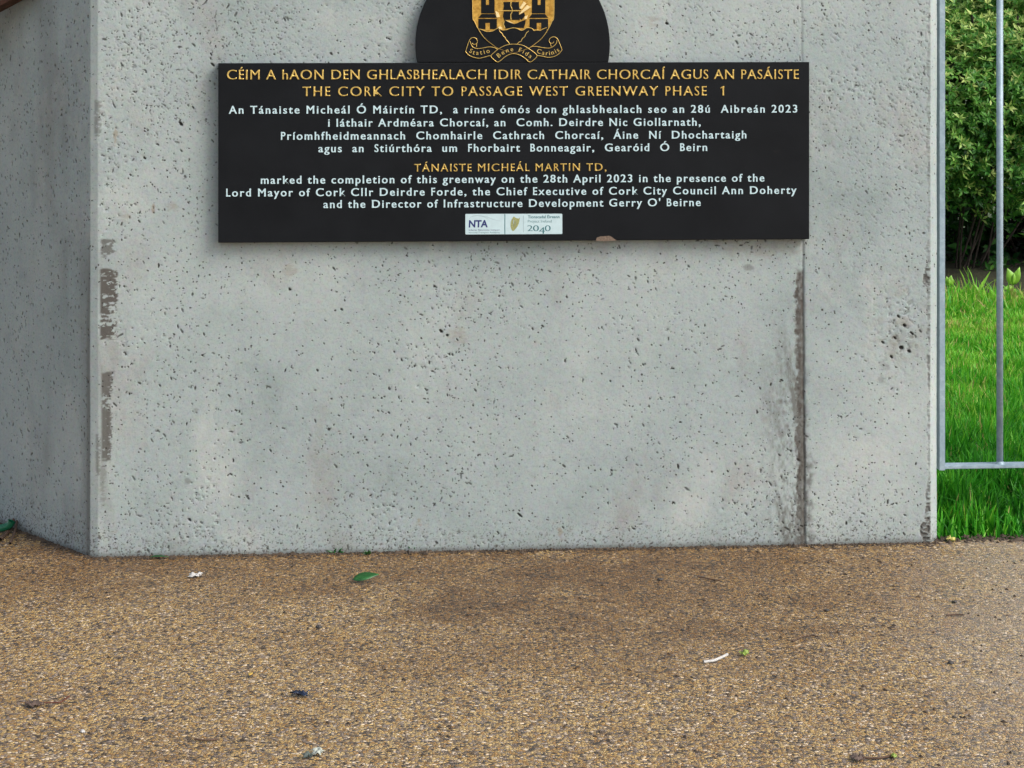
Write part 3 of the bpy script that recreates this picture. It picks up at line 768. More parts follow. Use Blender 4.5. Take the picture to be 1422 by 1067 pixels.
for L, z, cyc in ((rb_fill, 0.0014, True), ([(62, 300), (80, 245), (105, 170), (130, 130), (168, 117), (205, 135), (217, 170), (200, 202), (165, 206), (150, 190)], .0009, False),
                  ([(120, 165), (150, 235), (210, 262), (290, 255), (370, 240), (440, 250), (487, 274)], .0009, False), ([(208, 196), (204, 242)], .0009, False),
                  ([(60, 300), (100, 345), (160, 375), (240, 390), (310, 375), (370, 358), (395, 362)], .0009, False),
                  ([(1332, 278), (1300, 195), (1268, 130), (1222, 108), (1178, 125), (1160, 160), (1178, 190), (1210, 190), (1225, 170)], .0009, False),
                  ([(1265, 150), (1255, 195), (1210, 238), (1160, 256), (1080, 250), (1000, 235), (940, 235), (888, 258)], .0009, False), ([(1178, 195), (1190, 242)], .0009, False),
                  ([(1332, 280), (1290, 330), (1230, 365), (1150, 378), (1070, 362), (1004, 355)], .0009, False)):
    lines.append(([pl(x, y, z) for x, y in smooth_line(cb(L), 5, cyc)], cyc))
pobj('ribbon_edge', tube_mesh(lines, 0.00075), MAT_GOLD, rib, True)
def arc_text(body, pts, cap, z):
    """letters standing along a smooth line given in the enlarged photo's pixels"""
    ln = smooth_line([pl(*crop_b(*q))[:2] for q in pts], 12); ln = np.array(ln)
    L = np.concatenate([[0], np.cumsum(np.hypot(*np.diff(ln, axis=0).T))])
    k = cap / CAPH; tot = sum(glyph(c, 0.0, 0.01, 0, False)[0] for c in body) * k
    sp = (L[-1] - tot) / len(body); s = sp / 2; out = []
    for c in body:
        adv, lps = glyph(c, 0.0, 0.01, 0, False); m = s + adv * k / 2
        x, y = np.interp(m, L, ln[:, 0]), np.interp(m, L, ln[:, 1]); e = 0.004
        dx = np.interp(m + e, L, ln[:, 0]) - np.interp(m - e, L, ln[:, 0]); dy = np.interp(m + e, L, ln[:, 1]) - np.interp(m - e, L, ln[:, 1])
        th = math.atan2(dy, dx); ct, st = math.cos(th), math.sin(th)
        for lp in lps:
            u, v = (lp[:, 0] - adv / 2) * k, lp[:, 1] * k
            out.append(np.stack([x + u * ct - v * st, y + u * st + v * ct], 1))
        s += adv * k + sp
    me = solid_from_loops(out, 0.0006, 0.0); me.transform(Matrix.Translation((0, 0, z + 0.0002))); return me
for b, p, z in (('Statio', [(92, 300), (150, 335), (220, 345), (300, 335), (395, 312)], .0007), ('Bene Fida', [(490, 395), (560, 340), (640, 305), (730, 298), (820, 330), (920, 400)], .0012),
                ('Carinis', [(985, 312), (1080, 345), (1170, 350), (1250, 325), (1310, 290)], .0007)):
    pobj('motto_word', arc_text(b, p, 0.0118, z), MAT_GOLD, rib)

# --- funders' sticker
MAT_STICK = simple('pale_sticker_film', (0.50, 0.64, 0.67), 0.45, var=0.06, scale=60)
MAT_NAVY = simple('navy_print', (0.012, 0.02, 0.13), 0.5); MAT_TEAL = simple('teal_print', (0.02, 0.13, 0.15), 0.5)
MAT_OLIVE = simple('olive_gold_print', (0.30, 0.31, 0.12), 0.5, var=0.4, scale=500); MAT_LGREY = simple('light_grey_print', (0.33, 0.43, 0.46), 0.5)
rc = []
for (qx, qy, sx, sy) in ((646.2, 297.3, 1, 1), (780.8, 297, -1, 1), (780.8, 325.2, -1, -1), (646.2, 325.8, 1, -1)):
    rc.append((qx, qy, sx, sy))
sto = []
for i, (qx, qy, sx, sy) in enumerate(rc):
    c = (qx + sx * 1.2, qy + sy * 1.2); a0 = {0: 180, 1: 270, 2: 0, 3: 90}[i]
    for k in range(4):
        t = R(a0 + k * 30); sto.append((c[0] + 1.2 * math.cos(t), c[1] + 1.2 * math.sin(t)))
stk = pobj('logo_sticker', plates_mesh([plate(sto, -0.0004, 0.0006)]), [MAT_STICK, MAT_STICK])
def strip(name, poly, mat): return pobj(name, plates_mesh([plate(poly, 0.0004, 0.0009)]), [mat, mat], stk)
strip('divider', [(700.6, 297.5), (701.6, 297.5), (701.6, 325.4), (700.6, 325.4)], MAT_TEAL)
strip('divider', [(726.5, 299.5), (727.3, 299.5), (727.3, 323), (726.5, 323)], MAT_LGREY)
ST = dict(parent=stk, fix=False, depth=0.0004, z=0.0006, flare=0)
set_line('print_line', 'NTA', 650.8, 677.3, 315.6, 9.3, MAT_NAVY, bold=0.035, thin=0.0, shear=0.05, **ST)
set_line('print_line', 'Údarás Náisiúnta Iompair', 651, 694, 320.6, 2.1, MAT_NAVY, bold=0.01, thin=0.0, **ST)
set_line('print_line', 'National Transport Authority', 651, 694, 324.0, 2.1, MAT_TEAL, thin=0.0, **ST)
set_line('print_line', 'Tionscadal Éireann', 733, 777, 303.2, 3.8, MAT_TEAL, bold=0.02, thin=0.01, **ST)
set_line('print_line', 'Project Ireland', 733, 766, 309.3, 3.8, MAT_TEAL, bold=-0.004, thin=0.01, **ST)
for ch, xa, xb, yb, hh in (('2', 732.3, 739.6, 321.2, 8.2), ('0', 740.2, 748.3, 321.2, 8.2), ('4', 748.4, 756.6, 324.8, 9.2), ('0', 756.6, 764.6, 321.2, 8.2)):
    set_line('print_line', ch, xa, xb, yb, hh, MAT_TEAL, bold=0.0, thin=0.02, stretch=True, **ST)
def sw(p, w): 
    q = smooth_line(p, 6); return [tuple(a) for a in q] + [(a[0], a[1] + w * min(1, 0.2 + 2 * min(i, len(q) - 1 - i) / len(q))) for i, a in reversed(list(enumerate(q)))]
strip('swoosh', sw([(650.5, 305), (655, 301), (663, 299.2), (671, 300.6), (678.5, 304.6)], 0.7), MAT_LGREY)
strip('swoosh', sw([(668, 299.4), (677, 301.5), (686, 305), (697, 307.5)], 0.5), MAT_LGREY)
harp = [(713.5, 301), (716, 302.6), (720, 303.6), (721.8, 302.6), (721, 308), (719.2, 313.5), (716, 318), (712.5, 321), (710, 318.5), (708.9, 313), (709.6, 307.5), (711.3, 303.5)]
strip('harp', [tuple(q) for q in smooth_line(harp, 3, True)], MAT_OLIVE)
strip('harp_string', [(713, 305), (714, 305), (713.4, 315), (712.2, 316)], MAT_STICK) ; strip('harp_string', [(716, 306), (716.8, 306), (715.4, 313), (714.6, 313)], MAT_LGREY)
# --- broken arris showing paler stone
chip = [(827, 334.5), (829, 330), (834, 328.6), (840, 328.2), (846, 327.6), (850, 329.5), (853, 332), (857, 334.2), (846, 334.8), (836, 335)]
pobj('chipped_edge', plates_mesh([plate(chip, -0.0015, 0.0004)]), [simple('broken_brown_stone', (0.16, 0.115, 0.085), 0.9, var=0.4, scale=220)] * 2)

# ------------------------------------------------------------------ railing
def box_bm(bm, x0, x1, y0, y1, z0, z1):
    r = bmesh.ops.create_cube(bm, size=1.0)
    for v in r['verts']: v.co = ((x0 + x1) / 2 + v.co.x * (x1 - x0), (y0 + y1) / 2 + v.co.y * (y1 - y0), (z0 + z1) / 2 + v.co.z * (z1 - z0))
    return r['verts']
def part_bm(name, fill, mat, parent, bev=0.0, smooth=False):
    bm = bmesh.new(); fill(bm)
    if bev: bmesh.ops.bevel(bm, geom=bm.edges[:], offset=bev, segments=2, affect='EDGES')
    return bm_obj(name, bm, mat, parent, smooth)
YR = 0.16                                    # railing line behind the wall face
zb = wp(1350, 651.3, YR - 0.023)[2]          # underside of the bottom rail
up0, up1 = wp(1304.5, 500, YR - 0.03)[0], wp(1312.3, 500, YR - 0.03)[0]
rail = empty('metal_railing'); rail.matrix_world = WM @ Matrix.Translation((up0, YR, zb)); RT = Matrix.Translation((-up0, -YR, -zb))
tag(rail, 'galvanised steel railing with round vertical bars beside the concrete wall', 'railing')
def rpart(name, fill, bev=0.0, smooth=False):
    o = part_bm(name, fill, MAT_GALV, rail, bev, smooth); o.data.transform(RT); return o
RL = 2.9; ZT = 1.62
rpart('end_post', lambda bm: box_bm(bm, up0, up1 + 0.0005, YR - 0.03, YR + 0.03, zb - 0.002, ZT + 0.012), 0.001)
rpart('bottom_rail', lambda bm: box_bm(bm, up1 + 0.001, up0 + RL, YR - 0.023, YR + 0.023, zb, zb + 0.0085), 0.0015)
rpart('top_rail', lambda bm: box_bm(bm, up1 + 0.001, up0 + RL, YR - 0.023, YR + 0.023, ZT, ZT + 0.010), 0.0015)
rpart('end_post', lambda bm: box_bm(bm, up0 + RL + 0.0005, up0 + RL + 0.016, YR - 0.03, YR + 0.03, -0.02, ZT + 0.012), 0.001)
ub = wp(1388.4, 400, YR)[0]
def bar(bm):
    r = bmesh.ops.create_cone(bm, cap_ends=True, segments=20, radius1=0.0091, radius2=0.0091, depth=ZT - zb - 0.0085)
    for v in r['verts']: v.co += Vector((ub, YR, (ZT + zb + 0.0085) / 2))
    # weld collar at the foot
    r = bmesh.ops.create_cone(bm, cap_ends=False, segments=20, radius1=0.0135, radius2=0.0092, depth=0.007)
    for v in r['verts']: v.co += Vector((ub + random.uniform(-.001, .001), YR, zb + 0.0085 + 0.0035))
b0 = rpart('bar', bar, smooth=True)
k = 1
while ub + k * 0.148 < up0 + RL - 0.05:
    c = b0.copy(); COL.objects.link(c); c.parent = rail; c.location = b0.location + Vector((k * 0.148, 0, 0)); k += 1

# rusty brown steel at the upper left, in front of the wing
beam = []
P1 = wp(-60, 42, 0.0); 
def beam_pt(x, y, t): return dp(x, y, t)
t0, t1 = 5.42, 5.29
a, b = dp(-70, 46, t0), dp(60, -24, t1)
ax = (b - a).normalized(); upv = Vector((0, 0, 1)); sd = ax.cross(upv).normalized(); uv = sd.cross(ax).normalized()
V = []
for c in (a - ax * ((a.z + 0.02) / ax.z), b + ax * 0.02):        # it stands on the path and leans on the wing
    for s, u in ((0, 0), (0.05, 0), (0.05, 0.10), (0, 0.10)): V.append(c + sd * (s - 0.05) * 1.0 + uv * u)
rb = mesh_obj('rusty_steel_beam', V, [(0, 1, 5, 4), (1, 2, 6, 5), (2, 3, 7, 6), (3, 0, 4, 7), (3, 2, 1, 0), (4, 5, 6, 7)],
              simple('rusted_brown_steel', (0.055, 0.022, 0.012), 0.9, var=0.6, scale=45))
tag(rb, 'dark rust brown steel edge sloping across the top left corner', 'beam')
# ------------------------------------------------------------------ grass
def make_grass():
    def blades(n, u0, u1, y0, y1, sel=None):
        u = rng.uniform(u0, u1, n); y = y0 + (y1 - y0) * rng.random(n)
        if sel is not None:
            m = sel(u, y); u, y = u[m], y[m]
        return u, y
    U, Y = [], []
    e_u = lambda px: lambda y: None
    # the wedge the camera looks into through the railing
    def wedge(u, y):
        x = u * CA - y * SA; t = D + u * SA + y * CA; px = CX + x / t * F
        return (px > 1270) & (px < 1480)
    a = blades(290000, 1.0, 3.3, 0.035, 4.75, wedge); U.append(a[0]); Y.append(a[1])
    a = blades(34000, 1.18, 5.5, 0.04, 6.0, lambda u, y: ~wedge(u, y)); U.append(a[0]); Y.append(a[1])
    a = blades(7000, -1.2, 1.18, 0.5, 6.0, lambda u, y: ~wedge(u, y)); U.append(a[0]); Y.append(a[1])
    U, Y = np.concatenate(U), np.concatenate(Y)
    # thin the sward with distance (small far away) and leave bare patches
    keep = rng.random(len(U)) < np.clip(1.05 - Y / 9, 0.3, 1)
    bare = fbm(U * 2.3, Y * 1.6, 101, 3)
    keep &= ~((bare > 0.33) & (rng.random(len(U)) < 0.75))
    keep &= rng.random(len(U)) < sstep(0.02, 0.22, Y) * 0.8 + 0.2
    U, Y, bare = U[keep], Y[keep], bare[keep]; n = len(U)
    clump = fbm(U * 7, Y * 7, 111, 3)
    hgt = (0.085 + 0.07 * clump + rng.uniform(-0.03, 0.045, n)) * (1 - 0.45 * sstep(0.6, 4.0, Y)) * (0.45 + 0.55 * sstep(0.03, 0.16, Y))
    tall = (Y > 4.1) & (rng.random(n) < 0.10); hgt = np.where(tall, hgt * rng.uniform(1.5, 2.4, n), hgt)
    hgt = np.clip(hgt, 0.018, 0.2); wdt = rng.uniform(0.0018, 0.0044, n) * (1 + 0.45 * sstep(0.5, 5, Y))
    az = rng.uniform(0, 2 * np.pi, n); lean = np.abs(rng.normal(0.32, 0.28, n)); fa = rng.uniform(0, np.pi, n)
    z0 = 0.05 * sstep(0.05, 0.9, Y) + 0.012 * fbm(U * 3, Y * 3, 113, 3) - 0.012
    lv = np.array([0, 0.4, 0.75, 1.0]); V = np.zeros((n, 7, 3)); idx = 0
    for k, t in enumerate(lv):
        off = hgt * lean * t ** 1.8; cxx = U + np.cos(az) * off; cyy = Y + np.sin(az) * off; cz = z0 + hgt * t * (1 - 0.25 * lean * t)
        if k < 3:
            w = wdt * (1, 0.9, 0.6)[k]
            V[:, 2 * k] = np.stack([cxx - np.cos(fa) * w, cyy - np.sin(fa) * w, cz], 1); V[:, 2 * k + 1] = np.stack([cxx + np.cos(fa) * w, cyy + np.sin(fa) * w, cz], 1)
        else: V[:, 6] = np.stack([cxx, cyy, cz], 1)
    b = np.arange(n)[:, None] * 7
    Fq = np.concatenate([b + [0, 1, 3], b + [0, 3, 2], b + [2, 3, 5], b + [2, 5, 4], b + [4, 5, 6]], 1).reshape(-1, 3)
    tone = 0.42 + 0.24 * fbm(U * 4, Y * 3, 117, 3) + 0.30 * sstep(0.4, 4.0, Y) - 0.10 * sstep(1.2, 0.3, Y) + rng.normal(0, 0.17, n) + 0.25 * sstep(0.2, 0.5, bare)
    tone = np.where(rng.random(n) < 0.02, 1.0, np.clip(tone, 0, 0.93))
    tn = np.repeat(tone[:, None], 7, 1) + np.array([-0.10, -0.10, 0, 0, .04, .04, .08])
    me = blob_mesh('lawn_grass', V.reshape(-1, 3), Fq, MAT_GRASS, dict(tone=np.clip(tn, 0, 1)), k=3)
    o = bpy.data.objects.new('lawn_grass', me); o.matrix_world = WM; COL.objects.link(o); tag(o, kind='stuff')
make_grass()
# the soil the grass stands in, rising a little from the path
uu, yy = np.meshgrid(np.linspace(-1.3, 7, 90), np.linspace(0.0, 9, 140), indexing='ij')
zz = 0.05 * sstep(0.05, 0.9, yy) + 0.012 * fbm(uu * 3, yy * 3, 113, 3) - 0.0135 - 0.02 * sstep(0.05, 0.0, yy)
MS = Mat('mossy_soil'); vv = MS.coord()
MS.base(MS.ramp(MS.noise(vv, 6, 5, 0.7), [(0.35, (0.022, 0.016, 0.010)), (0.55, (0.03, 0.035, 0.010)), (0.75, (0.09, 0.06, 0.032))])); MS.set(Roughness=0.95)
MS.bump(MS.noise(vv, 90, 4), 0.01, 1)
me = grid_mesh('soil', np.stack([uu, yy, zz], -1), MS.m); o = bpy.data.objects.new('soil', me); o.matrix_world = WM; COL.objects.link(o); tag(o, kind='structure')

# ------------------------------------------------------------------ shrubs
def leaf_cloud(C, N, size, tone, per=6, spread=0.95):
    """rosettes of pointed leaves: C (n,3) centres, N (n,3) outward directions"""
    n = len(C)
    up = np.array([0.0, 0, 1]); N = N / np.linalg.norm(N, axis=1)[:, None]
    ref = np.where(np.abs(N[:, 2:]) > 0.9, np.array([[1.0, 0, 0]]), up[None]); T = np.cross(N, ref); T /= np.linalg.norm(T, axis=1)[:, None]; B = np.cross(N, T)
    VV, FF, TT = [], [], []
    for k in range(per):
        a = 2 * np.pi * k / per + rng.uniform(-0.5, 0.5, n); th = np.clip(rng.normal(spread, 0.3, n), 0.05, 1.7)
        d = (np.cos(a)[:, None] * T + np.sin(a)[:, None] * B) * np.sin(th)[:, None] + N * np.cos(th)[:, None]
        s = np.cross(d, N); s /= np.maximum(np.linalg.norm(s, axis=1), 1e-6)[:, None]
        nm = np.cross(s, d); L = size * rng.uniform(0.65, 1.2, n); w = L * rng.uniform(0.15, 0.21, n)
        c0 = C + d * (L * 0.08)[:, None]
        p = [c0, c0 + d * (L * 0.4)[:, None] + s * w[:, None] + nm * (L * 0.05)[:, None], c0 + d * (L * 0.4)[:, None] - s * w[:, None] + nm * (L * 0.05)[:, None], c0 + d * L[:, None] - nm * (L * 0.12)[:, None],
             c0 + d * (L * 0.45)[:, None]]
        base = len(VV) * n * 5
        VV.append(np.stack(p, 1)); b = base + np.arange(n)[:, None] * 5
        FF.append(np.concatenate([b + [0, 4, 1], b + [1, 4, 3], b + [0, 2, 4], b + [4, 2, 3]], 1).reshape(-1, 3))
        TT.append(np.repeat((tone + rng.normal(0, 0.10, n))[:, None], 5, 1))
    return np.concatenate([v.reshape(-1, 3) for v in VV]), np.concatenate(FF), np.clip(np.concatenate([t.reshape(-1) for t in TT]), 0, 1)

MAT_BARK = simple('dark_bark', (0.035, 0.026, 0.02), 0.9, var=0.5, scale=60)
def shrub(name, label, cx, cy, rx, ry, h, lumps, ncl, seed, leaf=0.055, low=0.36, dark=0.0):
    r = np.random.default_rng(seed)
    root = empty(name, (cx, cy, 0)); tag(root, label, 'shrub')
    LC = []
    for k in range(lumps):
        a = r.uniform(0, 2 * np.pi); q = np.sqrt(r.uniform(0.05, 1)); LC.append((rx * q * np.cos(a), ry * q * np.sin(a), r.uniform(low, 0.92) * h, r.uniform(0.32, 0.62)))
    C, N, T = [], [], []
    per = ncl // lumps
    for x, y, z, q in LC:
        d = r.normal(size=(per, 3)); d /= np.linalg.norm(d, axis=1)[:, None]
        rr = q * (0.72 + 0.38 * r.random(per) ** 0.5) * (1 + 0.22 * r.normal(size=per) * 0.6)
        p = np.array([x, y, z]) + d * rr[:, None] * np.array([1, 1, 0.8])
        ok = p[:, 2] > (0.16 + 0.22 * r.random(per) if low > 0.2 else 0.02)
        inside = np.zeros(per, bool)
        for x2, y2, z2, q2 in LC:
            inside |= (((p - np.array([x2, y2, z2])) / np.array([1, 1, 0.8])) ** 2).sum(1) < (q2 * 0.62) ** 2
        ok &= ~inside
        d = d[ok]; p = p[ok]; C.append(p); N.append(d + np.array([0, 0, 0.75]) + 0.35 * r.normal(size=d.shape))
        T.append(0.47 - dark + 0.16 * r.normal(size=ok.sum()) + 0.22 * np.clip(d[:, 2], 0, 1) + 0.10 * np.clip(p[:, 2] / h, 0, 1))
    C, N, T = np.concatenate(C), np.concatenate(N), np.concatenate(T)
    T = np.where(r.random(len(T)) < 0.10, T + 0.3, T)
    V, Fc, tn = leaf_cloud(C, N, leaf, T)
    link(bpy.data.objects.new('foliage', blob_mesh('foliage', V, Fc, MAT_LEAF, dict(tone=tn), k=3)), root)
    # stems fork from the foot into every lump
    lines = []
    for x, y, z, q in LC:
        f = np.array([x * 0.25, y * 0.25, -0.03]); e = np.array([x, y, z]); m = f * 0.45 + e * 0.55 + np.append(r.normal(0, 0.12, 2), -0.12)
        lines.append((smooth_line([f, m, e], 5), False))
        for _ in range(7):
            d = r.normal(size=3); d /= np.linalg.norm(d); lines.append((smooth_line([e - (e - m) * 0.3, e + d * q * 0.5 + np.array([0, 0, -.03]), e + d * q * 0.95], 4), False))
    me = tube_mesh(lines, 0.0065, 1); me.materials.append(MAT_BARK); link(bpy.data.objects.new('branches', me), root)
    return root
sh = Vector((2.35, 11.9))
shrub('leafy_shrub', 'dense green shrub with light tips behind the lawn and railing', 2.62, 11.75, 1.05, 0.6, 1.8, 24, 38000, 5, 0.043, 0.40)
shrub('tall_shrub', 'shrub with shade-darkened leaf colour behind the paler tipped shrub, its leaves reaching the ground', 3.0, 12.7, 2.0, 0.6, 2.0, 64, 19000, 6, 0.075, 0.03, 0.30)  # leaf tone lowered: the bush's shaded interior painted into the leaves
shrub('side_shrub', 'broad shrub on the lawn out to the right', 5.9, 12.6, 1.3, 0.8, 1.8, 22, 4000, 8, 0.085, 0.12)
shrub('back_shrub', 'broad shrub behind the concrete wall', -0.6, 12.6, 1.4, 0.8, 1.8, 22, 4000, 9, 0.085, 0.12)

# ------------------------------------------------------------------ weeds at the far edge of the lawn
MAT_WEED = simple('young_yellow_green_leaf', (0.20, 0.42, 0.04), 0.45, var=0.25, scale=30)
def leaf_geo(bm, p, d, up, L, w, curl=0.15, fold=0.25, n=7):
    d = d.normalized(); s = d.cross(up).normalized(); nn = s.cross(d).normalized(); rows = []
    for i in range(n + 1):
        t = i / n; wd_ = w * math.sin(math.pi * min(1, 0.06 + 0.94 * t) ** 0.85) if 0 < i < n else w * 0.05
        c = p + d * L * t + nn * (curl * L * (t - t * t) * 1.2)
        rows.append([bm.verts.new(c - s * wd_ + nn * fold * wd_), bm.verts.new(c), bm.verts.new(c + s * wd_ + nn * fold * wd_)])
    for a, b in zip(rows, rows[1:]):
        for k in (0, 1): bm.faces.new((a[k], a[k + 1], b[k + 1], b[k]))
def thicken(o, t=0.0006):
    m = o.modifiers.new('thickness', 'SOLIDIFY'); m.thickness = t; return o
def weed(label, px, py, t, size, leaves, name='lawn_weed'):
    p = dp(px, py, t); zg = 0.02; root = empty(name, (p.x, p.y, zg)); tag(root, label, 'weed')
    hh = p.z - zg
    me = tube_mesh([([(0, 0, 0), (0.004, 0, hh * 0.5), (0, 0, hh)], False)], 0.003, 1); me.materials.append(MAT_WEED); link(bpy.data.objects.new('stem', me), root)
    for dx, dz, L, w, z in leaves:
        bm = bmesh.new(); leaf_geo(bm, Vector((0, 0, hh * z)), Vector((dx, -0.12, dz)), Vector((0, -1, 0.2)), L * size, w * size)
        thicken(bm_obj('leaf', bm, MAT_WEED, root, True))
TW = 10.15
weed('small two leaved weed at the lawn edge next to the wall', 1317.5, 398, TW, 1.0, [(-0.25, 1, .055, .016, 1), (0.2, 1, .06, .02, 1), (0.9, 0.3, .05, .01, .8), (-.3, .9, .06, .018, .25), (.5, .5, .05, .012, .3)])
weed('upright light green weed right of the round bar', 1406.5, 396, TW, 1.0, [(-0.35, 1, .095, .026, 1), (0.35, 1, .10, .022, 1), (-0.9, -.2, .06, .013, .9), (.4, -.6, .06, .016, .8), (-.8, .8, .08, .012, .2)])
# one long blade leaning to the right
p = dp(1355, 410, TW); q = dp(1377, 374, TW); bm = bmesh.new(); leaf_geo(bm, Vector((0, 0, 0)), q - p, Vector((0, -1, 0)), (q - p).length * 1.05, 0.009, 0.05)
ob = thicken(bm_obj('grass_stalk', bm, MAT_WEED)); ob.location = p - (q - p).normalized() * 0.02; tag(ob, 'single long grass blade leaning right above the lawn edge', 'grass stalk')

# ------------------------------------------------------------------ litter on the path
def on_ground(name, bm, mat, x, y, label, cat, rz=0.0, smooth=True, z=0.004, thick=0.0006):
    o = bm_obj(name, bm, mat, None, smooth)
    if thick: thicken(o, thick)
    o.location = gp(x, y) + Vector((0, 0, z)); o.rotation_euler = (0, 0, rz); return tag(o, label, cat)
def px_m(y): return H / (y - HZ)            # metres per photo pixel at a ground row
def flat_leaf(L, w, curl, fold=0.3):
    bm = bmesh.new(); leaf_geo(bm, Vector((-L / 2, 0, 0)), Vector((1, 0, 0)), Vector((0, 0, 1)), L, w, curl, fold, 9); return bm
def lump(sx, sy, sz, seed, sub=3, rough=0.35):
    bm = bmesh.new(); bmesh.ops.create_icosphere(bm, subdivisions=sub, radius=1.0); r = np.random.default_rng(seed); o = r.uniform(0, 50, 3)
    from mathutils import noise as mn
    for v in bm.verts:
        k = 1 + rough * mn.noise(v.co * 1.7 + Vector(o)) + rough * 0.5 * mn.noise(v.co * 4.1 + Vector(o))
        v.co = Vector((v.co.x * sx * k, v.co.y * sy * k, max(-0.15 * sz, v.co.z * sz * k)))
    return bm
def scrap(w, d, h, seed, n=14):
    """crumpled sheet"""
    r = np.random.default_rng(seed); bm = bmesh.new(); g = {}
    for i in range(n + 1):
        for j in range(n + 1):
            x, y = i / n - .5, j / n - .5
            z = h * (0.5 + 1.1 * float(vnoise(np.array([i * .3 + seed]), np.array([j * .33]), seed)[0])) * (1 - 1.5 * (x * x + y * y))
            rr = 1 + 0.25 * float(vnoise(np.array([math.atan2(y, x) * 2 + 9]), np.array([seed * 1.0]), seed + 3)[0])
            g[i, j] = bm.verts.new((x * w * rr, y * d * rr, max(0.0005, z)))
    for i in range(n):
        for j in range(n):
            if math.hypot(i / n - .46, j / n - .46) < 0.52 + 0.1 * math.sin(i * 2.1 + j * 1.3): bm.faces.new((g[i, j], g[i + 1, j], g[i + 1, j + 1], g[i, j + 1]))
    bmesh.ops.delete(bm, geom=[v for v in bm.verts if not v.link_faces], context='VERTS')
    return bm
MAT_PAPER = simple('weathered_white_paper', (0.46, 0.45, 0.43), 0.8, var=0.12, scale=60)
MAT_GREENLEAF = simple('fresh_green_leaf', (0.012, 0.085, 0.016), 0.4, var=0.35, scale=50)
MAT_LIME = simple('lime_leaf_scrap', (0.20, 0.28, 0.04), 0.5, var=0.3, scale=90)
MAT_BROWN = simple('dead_brown_leaf', (0.075, 0.048, 0.036), 0.7, var=0.5, scale=60)
MAT_BLUE = simple('dark_blue_foil', (0.014, 0.022, 0.045), 0.25, 0.3, 0.5, 90)
MAT_YEL = simple('yellowed_petal', (0.55, 0.36, 0.07), 0.6, var=0.25, scale=90)
MAT_DARKST = simple('dark_stone', (0.045, 0.042, 0.04), 0.8, var=0.5, scale=90)
m = px_m(801)
on_ground('paper_scrap', scrap(21 * m, .026, .008, 4), MAT_PAPER, 272, 801.5, 'crumpled white paper scrap on the path near the wall corner', 'paper scrap', 0.1)
m = px_m(808)
on_ground('green_leaf', flat_leaf(37 * m, .015, 0.06, .15), MAT_GREENLEAF, 508, 809, 'long dark green leaf lying on the path below the plaque', 'leaf', R(8), z=.014).rotation_euler = (R(24), R(-9), R(10))
on_ground('green_leaf', flat_leaf(.05, .008, 0.1), MAT_GREENLEAF, 221, 776.5, 'small green leaf at the foot of the wall', 'leaf', R(4), z=.005)
c = [gp(977, 922), gp(984, 921), gp(991, 920), gp(1002, 915.5), gp(1010, 911.5)]
c0 = c[0]; me = tube_mesh([(smooth_line([tuple(q - c0 + Vector((0, 0, 0.004))) for i, q in enumerate(c)], 6), False)], 0.0032, 2)
me.materials.append(MAT_PAPER); st = bpy.data.objects.new('white_stalk', me); st.location = c0; COL.objects.link(st); tag(st, 'thin curved white stalk lying on the gravel', 'stalk')
on_ground('leaf_scrap', scrap(13 * px_m(911), .022, .008, 9), MAT_LIME, 1034, 911, 'lime green leaf scrap beside the white stalk', 'leaf scrap')
on_ground('foil_wrapper', scrap(26 * px_m(967), .024, .009, 12), MAT_BLUE, 416, 967, 'small dark blue foil wrapper pressed into the gravel', 'wrapper', R(-3))
for x, y, lb in ((465, 767.5, 'tiny green sprig at the wall foot left of the long leaf'), (515, 769.5, 'tiny green sprig at the wall foot above the long leaf'), (573, 764.5, 'tiny green sprig at the wall foot below the crest')):
    bm = bmesh.new()
    for k in range(5): leaf_geo(bm, Vector((rng.uniform(-.01, .01), 0, 0)), Vector((rng.uniform(-1, 1), -.3, rng.uniform(.15, .9))), Vector((0, -1, .5)), rng.uniform(.012, .024), .0028, .3, .2, 4)
    on_ground('weed_sprig', bm, MAT_GREENLEAF, x, y + 1, lb, 'weed', z=.001)
m = px_m(1050)
on_ground('torn_paper', scrap(19 * m, .028, .007, 15), simple('dirty_white_tissue', (0.36, 0.38, 0.33), 0.8, var=0.3, scale=120), 441, 1049, 'torn dirty white tissue near the front of the path', 'paper scrap', R(10))
on_ground('leaf_scrap', scrap(14 * m, .02, .007, 18), simple('grey_green_scrap', (0.06, 0.08, 0.07), 0.6, var=0.4, scale=100), 427, 1053, 'grey green leaf scrap touching the torn tissue', 'leaf scrap', R(20))
on_ground('dead_leaf', scrap(24 * px_m(980), .034, .006, 21), MAT_BROWN, 47, 981, 'dark brown dead leaf with a long stalk', 'leaf')
tw = empty('t'); bpy.data.objects.remove(tw)
def twig(pix, r, label, cat='twig', mat=None, lift=0.004):
    q = [gp(*p[:2]) + Vector((0, 0, lift + (p[2] if len(p) > 2 else 0))) for p in pix]; q0 = q[0].copy()
    me = tube_mesh([(smooth_line([tuple(a - q0) for a in q], 5), False)], r, 1); me.materials.append(mat or MAT_TWIG)
    o = bpy.data.objects.new('twig', me); o.location = q0; COL.objects.link(o); return tag(o, label, cat)
twig([(60, 979), (75, 978.5), (84, 978), (90, 974), (96, 969.5)], .0016, 'reddish stalk running from the dead brown leaf', mat=simple('red_brown_stalk', (0.10, 0.03, 0.015), .6))
twig([(270, 1029), (285, 1031), (302, 1029.5)], .002, 'short brown twig near the bottom left of the path')
twig([(1100, 893), (1112, 888), (1126, 885), (1136, 887)], .0016, 'thin brown twig on the path right of centre')
twig([(1314, 857), (1326, 856), (1338, 856.5)], .0018, 'short brown twig on the pale right side of the path')
twig([(968, 803), (984, 806), (1000, 809)], .0014, 'fine dark twig on the path in front of the joint')
twig([(0, 752), (10, 742), (20, 733, .02), (25, 729, .035)], .006, 'dead brown stem leaning against the left wing of the wall')
